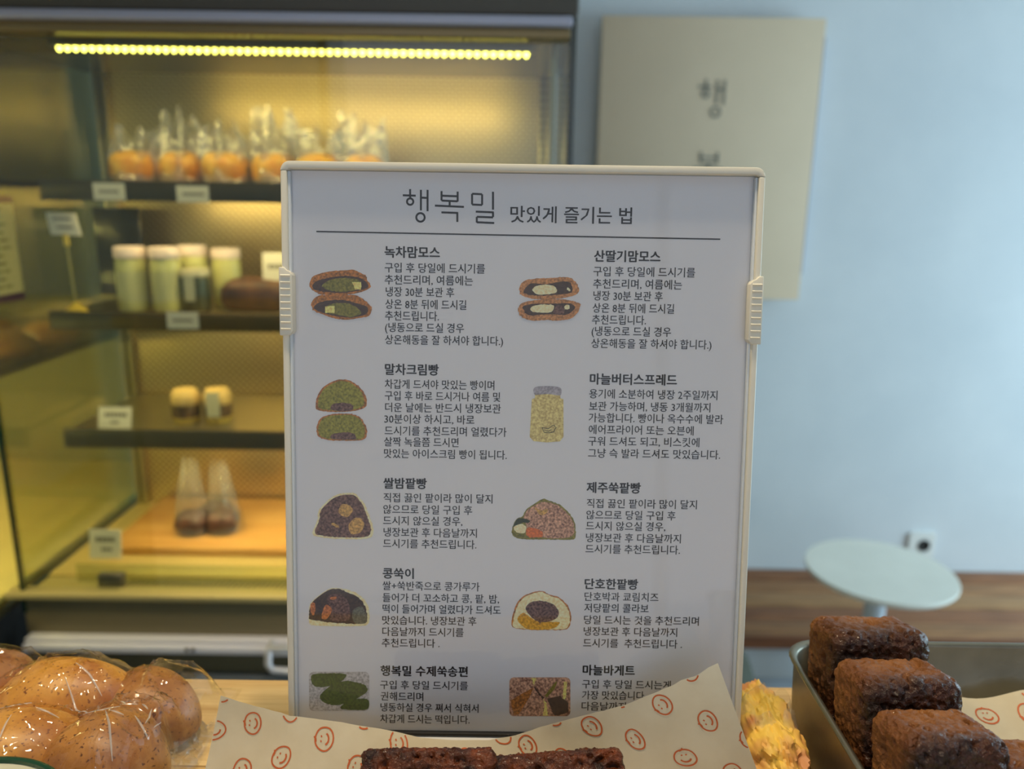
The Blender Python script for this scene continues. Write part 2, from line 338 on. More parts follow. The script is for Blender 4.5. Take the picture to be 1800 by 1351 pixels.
PICS=[('sandwich', [('crust', [(-99.46, 218.48), (-99.2, 220.84), (-98.1, 223.44), (-94.06, 225.03), (-90.02, 225.91), (-84.09, 226.46), (-78.64, 227.01), (-75.56, 225.52), (-72.72, 224.27), (-72.02, 221.93), (-70.13, 219.13), (-72.52, 217.45), (-77.51, 215.73), (-84.17, 214.92), (-89.88, 214.84), (-94.87, 215.24), (-97.94, 216.85)]),
('dark', [(-98.39, 219.2), (-95.99, 221.59), (-88.85, 223.34), (-81.73, 224.14), (-74.63, 223.07), (-72.5, 220.75), (-71.32, 218.88), (-75.84, 217.16), (-84.17, 215.87), (-91.29, 216.24), (-97.22, 217.1)]),
('matcha', [(-94.11, 219.26), (-89.81, 222.15), (-82.93, 223.19), (-75.82, 222.35), (-75.12, 219.3), (-77.03, 217.38), (-84.64, 216.33), (-91.28, 217.18)]),
('butter', [(-79.38, 221.12), (-75.11, 221.18), (-75.13, 217.65), (-77.98, 217.72)]),
('crust', [(-98.96, 210.22), (-97.5, 213.08), (-94.63, 215.01), (-86.55, 215.12), (-78.23, 215.24), (-73.48, 213.18), (-70.17, 209.68), (-70.18, 207.55), (-71.38, 205.16), (-77.1, 204.13), (-82.35, 203.34), (-88.07, 203.97), (-93.77, 206.03), (-97.8, 207.63)]),
('dark', [(-97.79, 209.05), (-95.14, 211.46), (-88.95, 212.73), (-81.81, 212.59), (-75.87, 211.02), (-71.6, 209.43), (-72.32, 206.1), (-79.48, 204.33), (-87.82, 205.16), (-94.95, 206.96)]),
('matcha', [(-92.07, 209.61), (-86.58, 211.58), (-80.63, 211.19), (-75.88, 208.89), (-74.71, 206.06), (-80.67, 204.55), (-86.62, 205.89), (-92.1, 206.53)]),
('butter', [(-92.07, 209.61), (-87.54, 209.91), (-87.57, 206.59), (-91.98, 206.53)])]),
('sandwich', [('crustb', [(-1.22, 218.85), (-0.18, 221.46), (1.97, 223.21), (7.83, 224.16), (15.0, 224.26), (19.33, 224.97), (23.25, 224.59), (25.9, 222.48), (27.72, 219.05), (26.25, 216.65), (18.45, 214.59), (7.56, 214.22), (2.1, 215.01), (-0.32, 216.49)]),
('dark', [(0.76, 217.37), (2.67, 220.42), (4.82, 221.96), (11.79, 221.2), (18.29, 222.8), (23.29, 222.87), (24.7, 217.71), (20.58, 217.0), (10.8, 216.0), (4.26, 216.12)]),
('cream', [(4.88, 218.51), (6.58, 220.48), (10.05, 221.17), (14.62, 221.13), (16.61, 219.54), (17.09, 217.6), (12.97, 216.68), (7.53, 216.38)]),
('cream', [(21.39, 220.04), (22.92, 219.84), (23.38, 218.34), (21.86, 218.53)]),
('crustb', [(-1.52, 209.53), (-0.04, 212.38), (4.31, 213.52), (11.92, 214.5), (21.73, 214.42), (28.3, 212.78), (27.91, 211.04), (27.3, 208.86), (24.1, 205.33), (17.57, 204.37), (12.1, 204.73), (6.65, 204.21), (1.83, 205.01), (-0.61, 206.94)]),
('dark', [(0.21, 210.86), (5.42, 212.24), (14.14, 212.36), (23.94, 212.93), (25.95, 210.58), (22.96, 207.71), (19.7, 207.01), (12.05, 207.55), (3.77, 206.35), (1.77, 208.28)]),
('cream', [(4.15, 209.61), (5.44, 211.15), (10.22, 212.09), (15.46, 211.73), (15.71, 210.21), (14.44, 208.24), (9.86, 207.96), (5.92, 208.34)]),
('bean', [(15.71, 210.21), (17.2, 211.75), (19.83, 211.36), (20.75, 209.2), (20.13, 207.23), (15.1, 207.81)]),
('cream', [(20.27, 210.93), (21.34, 212.03), (22.87, 211.83), (22.91, 209.88), (21.18, 209.53)])]),
('bun', [('crust', [(-97.22, 161.04), (-96.95, 165.53), (-94.29, 170.79), (-89.82, 173.84), (-85.36, 175.39), (-80.18, 174.72), (-75.02, 171.07), (-72.44, 165.88), (-72.83, 162.14), (-77.3, 160.2), (-87.72, 159.3), (-95.15, 159.94)]),
('green', [(-96.03, 161.6), (-95.79, 165.64), (-93.4, 170.38), (-89.37, 173.12), (-85.36, 174.52), (-80.7, 173.91), (-76.05, 170.63), (-73.73, 165.96), (-74.08, 162.59), (-78.11, 160.85), (-87.48, 160.04), (-94.17, 160.61)]),
('bean', [(-90.31, 160.76), (-89.17, 163.4), (-84.7, 164.21), (-79.51, 163.54), (-78.78, 160.55), (-84.74, 159.72)]),
('crust', [(-97.1, 151.27), (-95.18, 156.56), (-89.95, 158.52), (-80.28, 159.03), (-75.08, 156.85), (-72.5, 151.63), (-72.89, 147.1), (-75.88, 145.77), (-91.56, 145.7), (-96.39, 147.51)]),
('green', [(-96.1, 151.33), (-94.34, 156.2), (-89.53, 158.0), (-80.63, 158.47), (-75.85, 156.47), (-73.48, 151.66), (-73.84, 147.49), (-76.59, 146.27), (-91.01, 146.2), (-95.45, 147.87)]),
('bean', [(-90.81, 146.46), (-89.29, 149.12), (-81.83, 149.99), (-78.11, 148.91), (-77.37, 146.13)])]),
('jar', [('spread', [(7.46, 169.87), (19.34, 170.04), (19.54, 167.68), (20.96, 167.31), (21.41, 149.12), (19.65, 146.86), (13.37, 146.29), (7.07, 146.84), (5.22, 148.88), (5.94, 167.09), (7.34, 167.51)]),
('lid', [(6.49, 171.66), (7.56, 173.09), (13.25, 173.49), (19.12, 173.1), (20.16, 171.7), (19.97, 169.65), (19.36, 168.86), (13.32, 169.72), (7.63, 169.01), (6.91, 169.62)])]),
('bun', [('cream', [(-99.53, 100.48), (-96.82, 106.31), (-96.39, 111.71), (-90.31, 117.94), (-85.03, 120.32), (-78.27, 120.41), (-73.78, 115.11), (-71.92, 109.76), (-69.31, 102.08), (-70.83, 97.57), (-88.22, 97.32), (-98.64, 98.56)]),
('bean', [(-98.36, 101.1), (-95.87, 106.46), (-95.47, 111.43), (-89.88, 117.16), (-85.02, 119.35), (-78.8, 119.44), (-74.67, 114.56), (-72.96, 109.63), (-70.56, 102.57), (-71.96, 98.42), (-87.96, 98.19), (-97.54, 99.33)]),
('nut', [(-86.98, 111.08), (-85.07, 114.95), (-82.06, 114.99), (-79.07, 111.96), (-82.1, 108.07), (-85.11, 108.8)]),
('nut', [(-82.13, 104.21), (-79.09, 108.11), (-75.32, 108.17), (-73.83, 104.34), (-76.11, 100.44), (-80.65, 99.6)]),
('nut', [(-90.27, 104.87), (-89.28, 105.81), (-85.91, 103.77), (-86.67, 102.76)])]),
('bun', [('matcha', [(-2.85, 102.11), (-2.05, 106.07), (-0.17, 109.17), (2.39, 109.64), (3.83, 113.38), (8.06, 116.28), (11.85, 118.95), (14.43, 118.11), (19.8, 116.45), (24.15, 113.02), (27.9, 107.83), (28.51, 99.94), (27.25, 98.6), (16.94, 98.67), (0.85, 98.54), (-2.18, 100.37)]),
('beanlight', [(2.83, 109.21), (4.47, 113.17), (8.5, 115.63), (12.09, 117.64), (19.39, 115.79), (23.52, 112.58), (27.26, 107.6), (27.65, 99.7), (12.64, 99.04), (4.42, 103.54), (3.92, 107.48)]),
('darkgreen', [(-1.94, 105.64), (-0.17, 108.95), (2.4, 109.21), (6.49, 107.95), (5.22, 106.62), (2.43, 107.02), (0.31, 105.67), (-1.82, 104.54)]),
('cream', [(-2.04, 104.98), (2.22, 106.58), (4.39, 105.07), (3.81, 101.33), (-1.35, 102.14)]),
('orange', [(4.18, 104.63), (8.26, 104.47), (12.58, 102.56), (12.63, 99.7), (4.48, 99.58)]),
('nut', [(7.65, 115.18), (11.32, 112.83), (14.72, 114.19), (14.33, 112.0), (11.79, 110.44), (9.85, 111.5)])]),
('bun', [('cream', [(-101.58, 56.73), (-101.52, 62.12), (-100.73, 65.27), (-95.92, 69.58), (-91.13, 72.78), (-86.59, 72.96), (-83.35, 72.45), (-78.39, 70.74), (-74.51, 67.89), (-72.37, 63.9), (-71.73, 59.87), (-71.97, 55.6), (-73.71, 53.77), (-85.66, 53.59), (-100.21, 53.71), (-101.49, 54.93)]),
('dark', [(-101.47, 57.18), (-101.19, 62.57), (-99.85, 65.73), (-95.7, 69.36), (-91.14, 72.33), (-86.59, 72.62), (-83.36, 71.11), (-79.05, 69.39), (-75.39, 66.76), (-73.24, 62.54), (-72.62, 55.36), (-81.3, 54.78), (-92.15, 55.52), (-100.82, 56.74)]),
('greyg', [(-80.17, 62.44), (-75.18, 64.3), (-72.82, 58.95), (-73.27, 54.9), (-80.22, 55.25)]),
('bean', [(-92.92, 66.5), (-91.16, 69.88), (-85.53, 69.96), (-81.67, 65.55), (-80.64, 56.59), (-89.98, 55.78), (-91.7, 57.55), (-89.93, 62.07)]),
('nut2', [(-100.73, 64.82), (-98.55, 65.97), (-98.16, 62.17), (-98.85, 58.79), (-100.58, 59.44)]),
('nut2', [(-95.39, 57.5), (-94.7, 62.0), (-92.93, 64.93), (-90.13, 63.18), (-90.15, 60.94), (-93.01, 56.63)]),
('nut2', [(-90.96, 68.32), (-87.92, 68.81), (-87.93, 67.25), (-90.75, 66.98)])]),
('bun', [('crust', [(-2.38, 55.58), (-1.71, 60.72), (0.18, 66.89), (3.58, 70.52), (8.49, 72.37), (12.42, 73.2), (15.42, 71.46), (21.38, 69.76), (25.41, 65.73), (27.26, 60.64), (26.62, 55.5), (24.69, 53.16), (6.34, 53.04), (-1.12, 53.8)]),
('cream', [(-1.64, 55.34), (-0.97, 60.48), (0.93, 66.39), (4.08, 70.01), (8.5, 71.76), (12.43, 72.79), (15.43, 70.95), (20.89, 69.24), (24.68, 65.47), (26.61, 60.63), (26.02, 55.75), (24.29, 53.51), (6.33, 53.35), (-0.87, 54.16)]),
('pumpkin', [(0.29, 59.22), (3.71, 62.34), (7.73, 58.81), (11.72, 57.33), (17.66, 57.42), (22.12, 57.49), (19.71, 54.37), (13.78, 53.15), (5.34, 53.38), (1.82, 56.16)]),
('bean', [(4.17, 64.4), (7.09, 67.51), (13.01, 68.1), (17.98, 66.65), (21.02, 63.11), (20.59, 59.52), (15.69, 57.13), (12.21, 57.34), (11.75, 55.53), (11.22, 57.32), (9.73, 57.82), (6.71, 60.34)])]),
('leaf', [('greyp', [(-74.25, 30.46), (-73.41, 30.3), (-72.69, 29.81), (-72.21, 29.06), (-72.05, 28.18), (-72.11, 12.61), (-72.28, 11.71), (-72.77, 10.95), (-73.49, 10.43), (-74.34, 10.24), (-99.77, 9.86), (-100.62, 10.03), (-101.33, 10.52), (-101.81, 11.27), (-101.97, 12.16), (-101.79, 27.74), (-101.61, 28.63), (-101.12, 29.38), (-100.39, 29.89), (-99.55, 30.08)]),
('matchad', [(-101.01, 26.59), (-100.19, 29.25), (-82.0, 29.68), (-85.59, 25.17), (-93.53, 22.16), (-99.87, 22.48)]),
('matchad', [(-97.54, 17.54), (-89.55, 24.7), (-81.63, 26.06), (-73.73, 23.7), (-72.32, 20.41), (-80.11, 15.31), (-88.07, 12.7), (-94.41, 13.85)]),
('matchad', [(-88.08, 10.87), (-81.69, 16.53), (-72.17, 16.68), (-72.19, 12.11), (-73.79, 10.58)])]),
('baguette', [('beanlight', [(25.05, 29.08), (25.91, 28.92), (26.65, 28.42), (27.15, 27.67), (27.35, 26.77), (27.68, 11.38), (27.53, 10.47), (27.05, 9.7), (26.33, 9.17), (25.47, 8.98), (-0.31, 8.59), (-1.18, 8.76), (-1.92, 9.26), (-2.42, 10.02), (-2.6, 10.92), (-2.82, 26.32), (-2.66, 27.22), (-2.18, 27.99), (-1.46, 28.51), (-0.6, 28.7)]),
('crust', [(-2.08, 16.66), (4.36, 20.94), (9.32, 23.63), (6.91, 17.84), (2.03, 9.36), (-0.47, 9.32)]),
('matcha', [(14.89, 19.53), (19.27, 25.87), (20.74, 27.45), (19.82, 23.26), (15.91, 18.5)]),
('butter', [(24.24, 26.99), (25.74, 27.01), (25.41, 19.16), (23.48, 15.46)]),
('butter', [(14.17, 17.95), (15.71, 15.87), (16.59, 9.16), (14.08, 9.12), (14.75, 13.76)]),
('butter', [(7.98, 28.57), (10.48, 28.6), (9.3, 24.41)]),
('dark', [(15.92, 17.97), (22.4, 19.64), (26.48, 16.03), (26.58, 11.31), (21.6, 9.34), (19.59, 9.63)]),
('dark', [(9.32, 23.63), (9.81, 24.16), (14.41, 18.47), (13.92, 17.68)])])]
DUCK=[[(11.04, 153.49), (14.03, 152.98), (15.96, 154.44), (16.74, 154.76), (17.39, 153.82), (17.94, 153.83), (17.33, 153.03), (16.8, 151.59), (14.85, 151.01), (12.1, 151.21), (11.04, 153.49)], [(12.08, 152.32), (14.05, 151.79), (15.61, 152.61)]]
PM = {}
def W(t, loc, rot=(0,0,0)):
    from mathutils import Euler
    PM[t.name] = (Matrix.Translation(loc) @ Euler(rot).to_matrix().to_4x4()).inverted()
def wthing(name, loc, label, cat, group=None):
    t = thing(name, loc, label, cat, group=group); W(t, loc); return t
def wp(mb, name, m_, parent, **k):
    """a part modelled in room coordinates, re-expressed in its thing's own frame"""
    M = PM[parent.name]; mb.v = [tuple(M @ Vector(p)) for p in mb.v]
    o = mb.build(name, m_, parent, **k); PM[o.name] = M; return o

# ================================================================== room shell
m_wall = mat('painted_wall', (222, 226, 228), 0.85, col2=(214, 219, 222), nscale=3, bump=0.15, bscale=60)
m_floor = mat('floor_tile', (150, 148, 144), 0.5, col2=(132, 130, 127), nscale=5)
m_ceil = mat('ceiling_paint', (226, 224, 218), 0.9)
X0, X1, Y0, Y1, H = -2.6, 3.2, -2.3, 2.3, 2.75
struct('floor', MB().box((X0-.1, Y0-.1, -0.1), (X1+.1, Y1+.1, 0)), m_floor)
struct('ceiling', MB().box((X0-.1, Y0-.1, H), (X1+.1, Y1+.1, H+.1)), m_ceil)
struct('wall_back', MB().box((X0-.1, Y1, 0), (X1+.1, Y1+.1, H)), m_wall)
struct('wall_left', MB().box((X0-.1, Y0, 0), (X0, Y1, H)), m_wall)
wr = MB(); wr.box((X1, Y0, 0), (X1+.1, Y1, .6)); wr.box((X1, Y0, 2.5), (X1+.1, Y1, H)); wr.box((X1, Y0, .6), (X1+.1, -.5, 2.5)); wr.box((X1, 2.0, .6), (X1+.1, Y1, 2.5))
struct('wall_right', wr, m_wall)
wf = MB(); wf.box((X0, Y0-.1, 0), (X1, Y0, .5)); wf.box((X0, Y0-.1, 2.5), (X1, Y0, H)); wf.box((X0, Y0-.1, .5), (-1.1, Y0, 2.5)); wf.box((2.3, Y0-.1, .5), (X1, Y0, 2.5))
struct('wall_front', wf, m_wall)
m_alu = mat('window_aluminium', (120, 124, 128), 0.4, 0.8)
def window(name, plane, a0, a1, z0, z1, at):
    mb = MB(); w_ = .05
    def bx(p, q, r_, s_):
        if plane == 'x': mb.box((at-.02, p, r_), (at+.02, q, s_))
        else: mb.box((p, at-.02, r_), (q, at+.02, s_))
    bx(a0, a1, z0, z0+w_); bx(a0, a1, z1-w_, z1); bx(a0, a0+w_, z0, z1); bx(a1-w_, a1, z0, z1)
    mid = (a0+a1)/2; bx(mid-w_/2, mid+w_/2, z0, z1)
    o = struct(name, mb, m_alu)
window('window_1', 'x', -.5, 2.0, .6, 2.5, X1+.06)
window('window_2', 'y', -1.1, 2.3, .5, 2.5, Y0-.06)

# ================================================================== bench along the back wall
bench = wthing('wall_bench', (1.2, 2.1, 0), 'long low wall bench with brown wooden plank seat on a white base', 'bench')
m_plank = [mat('bench_wood_%s' % k, c, 0.5, col2=c2, nscale=6, stretch=(1.2, 14, 14), bump=0.1, bscale=40) for k, c, c2 in
           (('a', (182, 128, 80), (134, 92, 56)), ('b', (188, 140, 92), (146, 104, 64)), ('c', (166, 108, 66), (120, 76, 46)))]
ys = [1.897, 1.977, 2.060, 2.140, 2.220, 2.298]
for i in range(5):
    for j, (xa, xb) in enumerate(((.62, 1.9), (1.902, 3.19)) if i % 2 else ((.62, 2.5), (2.502, 3.19))):
        wp(MB().box((xa, ys[i], .414), (xb, ys[i+1]-.002, .444 - .0015*((i+j) % 2))), 'plank', m_plank[(i*2+j) % 3], bench, bevel=.002)
wp(MB().box((.62, 1.888, .408), (3.19, 1.897, .4445)), 'front_edge', mat('bench_edge_wood', (150, 96, 64), 0.5, col2=(118, 72, 46), nscale=6, stretch=(1, 12, 12)), bench, bevel=.002)
m_bwhite = mat('bench_white_paint', (206, 216, 226), 0.6)
wp(MB().box((.64, 1.915, .300), (3.19, 2.298, .408)), 'apron', m_bwhite, bench, bevel=.002)
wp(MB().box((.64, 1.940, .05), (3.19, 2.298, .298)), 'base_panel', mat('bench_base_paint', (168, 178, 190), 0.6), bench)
wp(MB().box((.66, 1.960, .0), (3.19, 2.298, .05)), 'plinth', mat('bench_plinth', (90, 92, 96), 0.6), bench)

# small upholstered stool whose edge shows beside the sign stand
st = wthing('round_stool', (.432, 1.60, 0), 'tan round stool with dark olive cushion peeking out beside the sign stand', 'stool')
wp(MB().lathe([(.13, .0), (.135, .02), (.138, .50), (.13, .505)], (.432, 1.60, 0), 40), 'drum_base', mat('stool_tan', (196, 168, 118), 0.7, col2=(180, 150, 104), nscale=12), st)
wp(MB().lathe([(.135, .506), (.141, .515), (.139, .54), (.128, .57), (.105, .592), (.05, .608), (.0005, .611)], (.432, 1.60, 0), 40), 'cushion', mat('stool_cushion', (70, 72, 58), 0.8), st)

# ================================================================== pedestal table
tb = wthing('pedestal_table', (.943, 1.794, 0), 'small round white pedestal table in front of the bench', 'table')
m_tbl = mat('table_white', (244, 240, 226), 0.45, col2=(236, 232, 218), nscale=8)
C_ = (.943, 1.794, 0)
wp(MB().lathe([(.02, .684), (.165, .684), (.176, .687), (.180, .692), (.180, .697), (.1785, .700), (.0005, .700)], C_, 96), 'table_top', m_tbl, tb)
wp(MB().lathe([(.026, .02), (.026, .684)], C_, 32), 'pole', mat('table_pole_paint', (206, 214, 222), 0.35, 0.1), tb)
wp(MB().lathe([(.13, 0), (.13, .008), (.12, .014), (.03, .022), (.0275, .03)], C_, 48), 'foot', m_tbl, tb)

# ================================================================== wall socket
so = wthing('wall_socket', (1.328, 2.3, .536), 'white round-hole wall socket above the wooden bench', 'socket')
sp_ = rrect(1.2865, .492, 1.3695, .580, .010, 7)
ci_ = [(1.334+.0205*math.cos(-PI/4-.12+2*PI*k/32), .536+.0205*math.sin(-PI/4-.12+2*PI*k/32)) for k in range(32)]
pm = MB(); pm.add([(x, 2.290, z) for x, z in sp_] + [(x, 2.290, z) for x, z in ci_] + [(x, 2.299, z) for x, z in sp_] + [(x, 2.299, z) for x, z in ci_],
    [q for k in range(32) for q in ((k, (k+1) % 32, 32+(k+1) % 32, 32+k), (64+k, 64+(k+1) % 32, (k+1) % 32, k), (32+k, 32+(k+1) % 32, 96+(k+1) % 32, 96+k))])
wp(pm, 'plate', mat('socket_white', (238, 238, 232), 0.35), so)
cup = MB(); cup.lathe([(.0205, 0), (.0205, -.002), (.0185, -.002), (.0175, .0075), (.0005, .0075)], (0, 0, 0), 32, caps=False)
cup.v = [(1.334 + x, 2.290 + z, .536 + y) for x, y, z in cup.v]
wp(cup, 'socket_well', mat('socket_grey', (70, 70, 68), 0.5), so)
for s in (-1, 1):
    h = MB(); h.lathe([(.0035, -.0012), (.0035, .0)], (0, 0, 0), 12); h.v = [(1.334+.0095*s+x, 2.2970+z, .536+y) for x, y, z in h.v]
    wp(h, 'pin_hole', mat('hole_black', (14, 14, 14), 0.8), so)

# ================================================================== letter strokes shared by both signs (paper millimetres)
HAENG = [s_ for s_ in STROKES if s_[0] != 'rule'][:7]
BOK = [s_ for s_ in STROKES if s_[0] != 'rule'][7:15]
MIL = [s_ for s_ in STROKES if s_[0] != 'rule'][15:]
def letter(mb, strokes, fx, wd, y=0.0):
    for s_ in strokes:
        if s_[0] == 'o':
            cx, cz = fx(s_[1], s_[2]); r = s_[3]*(fx(s_[1]+1, s_[2])[0]-cx)
            P = ringpts(cx, cz, r); n = len(P)-1
            vs = [(cx+(r+wd/2)*math.cos(2*PI*k/n), y, cz+(r+wd/2)*math.sin(2*PI*k/n)) for k in range(n)] + \
                 [(cx+(r-wd/2)*math.cos(2*PI*k/n), y, cz+(r-wd/2)*math.sin(2*PI*k/n)) for k in range(n)]
            mb.add(vs, [(k, (k+1) % n, n+(k+1) % n, n+k) for k in range(n)])
        else:
            stroke(mb, [fx(s_[0], s_[1]), fx(s_[2], s_[3])], wd, y)

# wall board with raised letters
bd = wthing('wall_board', (.532, 2.285, 1.707), 'tall cream board with large grey Hangul letters mounted on the pale wall', 'sign')
m_board = mat('board_cream', (230, 207, 176), 0.7, col2=(224, 201, 170), nscale=3)
wp(MB().prism([(.2307, 1.3277), (.834, 1.3277), (.834, 2.0875), (.2307, 2.0875)], 2.245, 2.272), 'panel', m_board, bd, bevel=.002)
wp(MB().prism([(.27, 1.40), (.8468, 1.40), (.8468, 2.045), (.27, 2.045)], 2.272, 2.2995), 'rear_sheet', mat('rear_sheet_bluegrey', (150, 156, 172), 0.7), bd)  # blue-grey sheet behind the panel, showing past its right edge
k_ = .0056; hx, hz = -50.4, 264.4
m_ink = mat('board_letter_grey', (134, 132, 120), 0.6)
for L_, (cx, tz, lx) in zip((HAENG, BOK, MIL), ((.500, 1.9300, -55.6), (.4985, 1.7440, -41.0), (.505, 1.565, -24.7))):
    mb = MB(); letter(mb, L_, lambda a, b, cx=cx, tz=tz, lx=lx: (cx + (a-lx)*k_*1.12, tz + (b-264.4)*k_*1.18), .0062, 2.2445)
    mb2 = MB(); mb2.v = list(mb.v); mb2.f = list(mb.f); mb2.m = list(mb.m)
    o_ = wp(mb2, 'raised_letter', m_ink, bd, smooth=False)
    so_ = o_.modifiers.new('thickness', 'SOLIDIFY'); so_.thickness = .003; so_.offset = 0

# ================================================================== counter
ct = wthing('service_counter', (-.2, .21, 0), 'pale oak topped service counter carrying the sign and trays', 'counter')
m_oak = mat('counter_oak', (214, 180, 122), 0.42, col2=(176, 138, 84), nscale=9, stretch=(1.4, 26, 26), bump=0.08, bscale=60, lo=0.3, hi=0.75)
m_oak2 = mat('counter_oak_pale', (222, 192, 136), 0.42, col2=(190, 152, 96), nscale=8, stretch=(1.6, 30, 30), bump=0.08, bscale=60, lo=0.3, hi=0.75)
ys = [.02, .098, .176, .254, .332, .404]
for i in range(5):
    xs = [-.95, -.95+.45+.2*(i % 3), .1+.12*(i % 2), .66]
    for j in range(3):
        wp(MB().box((xs[j], ys[i], 1.288), (xs[j+1]-.0004, ys[i+1]-.0004, 1.320)), 'worktop_board', (m_oak, m_oak2)[(i+j) % 2], ct, bevel=.0004, seg=1)
wp(MB().box((-.93, .03, 0.02), (.64, .395, 1.288)), 'cabinet_body', mat('counter_body', (196, 194, 188), 0.6), ct)

# ================================================================== main display fridge
FX0, FX1, FY0, FY1 = -.768, .076, 1.10, 1.475
fr = wthing('display_fridge', (-.346, 1.1, 0), 'tall glass fronted display fridge with lit shelves left of the wall board', 'display fridge')
m_steel = mat('fridge_steel', (128, 122, 104), 0.34, 0.85, bump=0.05, bscale=20)
m_dark = mat('fridge_canopy', (80, 75, 66), 0.5, 0.1)
m_rail = mat('shelf_rail_bronze', (74, 66, 50), 0.45, 0.3)
m_side = mat('fridge_side_mirror', (150, 142, 92), 0.16, 0.9)
m_back = perforated('fridge_back_perforated', (206, 184, 134), (120, 104, 68), 110, 0.30, 0.85)
wp(MB().box((FX0, 1.092, 0.03), (FX1, FY1, .835)), 'base_cabinet', mat('fridge_base', (78, 78, 76), 0.5, 0.4), fr, bevel=.003)
m_panel = mat('fridge_front_panel', (124, 114, 88), 0.45, 0.2)
wp(MB().box((FX0, 1.098, .836), (FX1, 1.112, .980)), 'front_panel', m_panel, fr, bevel=.002)
wp(MB().box((-.7615, 1.070, .900), (FX1-.02, 1.098, .9135)), 'handle_rail', mat('handle_lavender', (226, 226, 240), 0.4), fr, bevel=.003)
wp(MB().box((-.7615, 1.078, .9155), (FX1-.02, 1.098, .9185)), 'handle_lip', mat('handle_lavender'  , (176, 176, 186)), fr, bevel=.001)
for q in (.000, .010): wp(MB().box((-.5045+q, 1.066, .908), (-.5000+q, 1.070, .9125)), 'rail_screw', mat('screw_dark', (60, 60, 64), 0.4, 0.6), fr)
wp(MB().tube([(-.372, 1.085, .915), (-.372, 1.062, .912), (-.372, 1.055, .895), (-.365, 1.055, .885), (-.335, 1.055, .883)], .006, 10), 'latch_hook', mat('latch_white', (198, 200, 208), 0.35, 0.2), fr)
wp(MB().box((-.375, 1.060, .905), (-.335, 1.071, .921)), 'latch_plate', mat('latch_white', (198, 200, 208)), fr, bevel=.003)
wp(MB().box((FX0, 1.085, .828), (FX1, 1.100, .852)), 'kick_rail', mat('kick_rail_steel', (120, 128, 138), 0.35, 0.4), fr, bevel=.004)
wp(MB().box((FX0-.02, 1.085, .982), (FX1, 1.112, .992)), 'deck_sill', mat('deck_sill_brass', (190, 176, 124), 0.4, 0.3), fr, bevel=.002)
wp(MB().box((FX0-.012, 1.075, 1.832), (FX1+.004, FY1, 2.02)), 'canopy', m_dark, fr, bevel=.006)
wp(MB().box((FX0-.012, 1.070, 1.8195), (FX1-.004, 1.092, 1.8315)), 'canopy_trim', mat('trim_bluegrey', (180, 180, 196), 0.4, 0.2), fr, bevel=.003)
wp(MB().box((FX0, 1.082, 1.806), (FX1-.006, 1.12, 1.8195)), 'lamp_housing', mat('housing_tan', (142, 122, 84), 0.35, 0.4), fr, bevel=.003)
wp(MB().box((FX0, 1.12, 1.812), (FX1-.006, FY1, 1.830)), 'inner_ceiling', perforated('fridge_ceiling_steel', (124, 112, 76), (84, 74, 46), 130, 0.2, 0.85), fr)
wp(MB().box((FX0+.012, FY1-.012, .992), (FX1-.006, FY1, 1.812)), 'back_panel', m_back, fr)
wp(MB().box((FX0, 1.106, .992), (FX0+.005, FY1, 1.812)), 'side_panel', film('left_side_glass', (0.90, 0.90, 0.74), 0.03, 1.5, 0.04), fr)
gl = film('case_glass', (0.93, 0.965, 0.93), 0.02, 1.5, 0.02)
g_edge = mat('glass_edge_green', (10, 44, 30), 0.15, 0.0, spec=0.8)
wp(MB().box((FX1-.004, 1.104, .992), (FX1+.001, FY1, 1.90)), 'side_glass', film('side_glass_tint', (0.62, 0.66, 0.56), 0.06, 1.5, 0.03), fr)
wp(MB().box((FX0+.002, 1.1000, .992), (FX1-.006, 1.1035, 1.8065)), 'front_glass', gl, fr)
for nm, x in (('left', FX0-.001), ('right', FX1-.0055)):
    wp(MB().box((x, 1.096, .955 if nm == 'left' else .992), (x+.0052 if nm == 'left' else x+.0085, 1.1038, 1.80 if nm == 'left' else 1.93)), 'glass_edge', g_edge, fr)
# aluminium posts with slots
m_post = mat('post_aluminium', (168, 162, 132), 0.3, 0.85)
for x in (FX0+.014, FX1-.034):
    for dx in (0, .013):
        wp(MB().box((x+dx, FY1-.026, .992), (x+dx+.009, FY1-.012, 1.812)), 'shelf_post', m_post, fr, bevel=.0015)
for x in (FX1-.030,):
    wp(MB().box((x, 1.118, .992), (x+.008, 1.130, 1.812)), 'front_post', m_post, fr, bevel=.0015)
# shelves
def shelf(parent, x0, x1, zt, zb, y0, y1, led=True):
    sh = wp(MB().box((x0+.004, y0+.006, zt-.010), (x1-.004, y1, zt-.004)), 'shelf', mat('shelf_steel', (150, 140, 106), 0.3, 0.8), parent)
    wp(MB().box((x0, y0, zb), (x1, y0+.007, zt)), 'price_rail', m_rail, sh, bevel=.0015)
    if led:
        mb = MB(); x = x0+.06
        while x < x1-.06:
            mb.lathe([(.0005, -.0035), (.0026, -.002), (.0026, 0)], (x, y0+.022, zt-.011), 8); x += .013
        wp(mb, 'led_beads', mat('led_bead_low', (255, 220, 120), 0.5, emit=(1.0, 0.82, 0.36, 9)), sh)
        wp(MB().box((x0+.05, y0+.016, zt-.0125), (x1-.05, y0+.028, zt-.0105)), 'led_channel', mat('led_channel_white', (200, 190, 150), 0.4), sh)
    return sh
shelf(fr, -.722, .030, 1.6205, 1.5905, 1.20, 1.455)
shelf(fr, -.733, .030, 1.4195, 1.3910, 1.20, 1.455)
shelf(fr, -.733, .030, 1.2265, 1.1945, 1.20, 1.455)
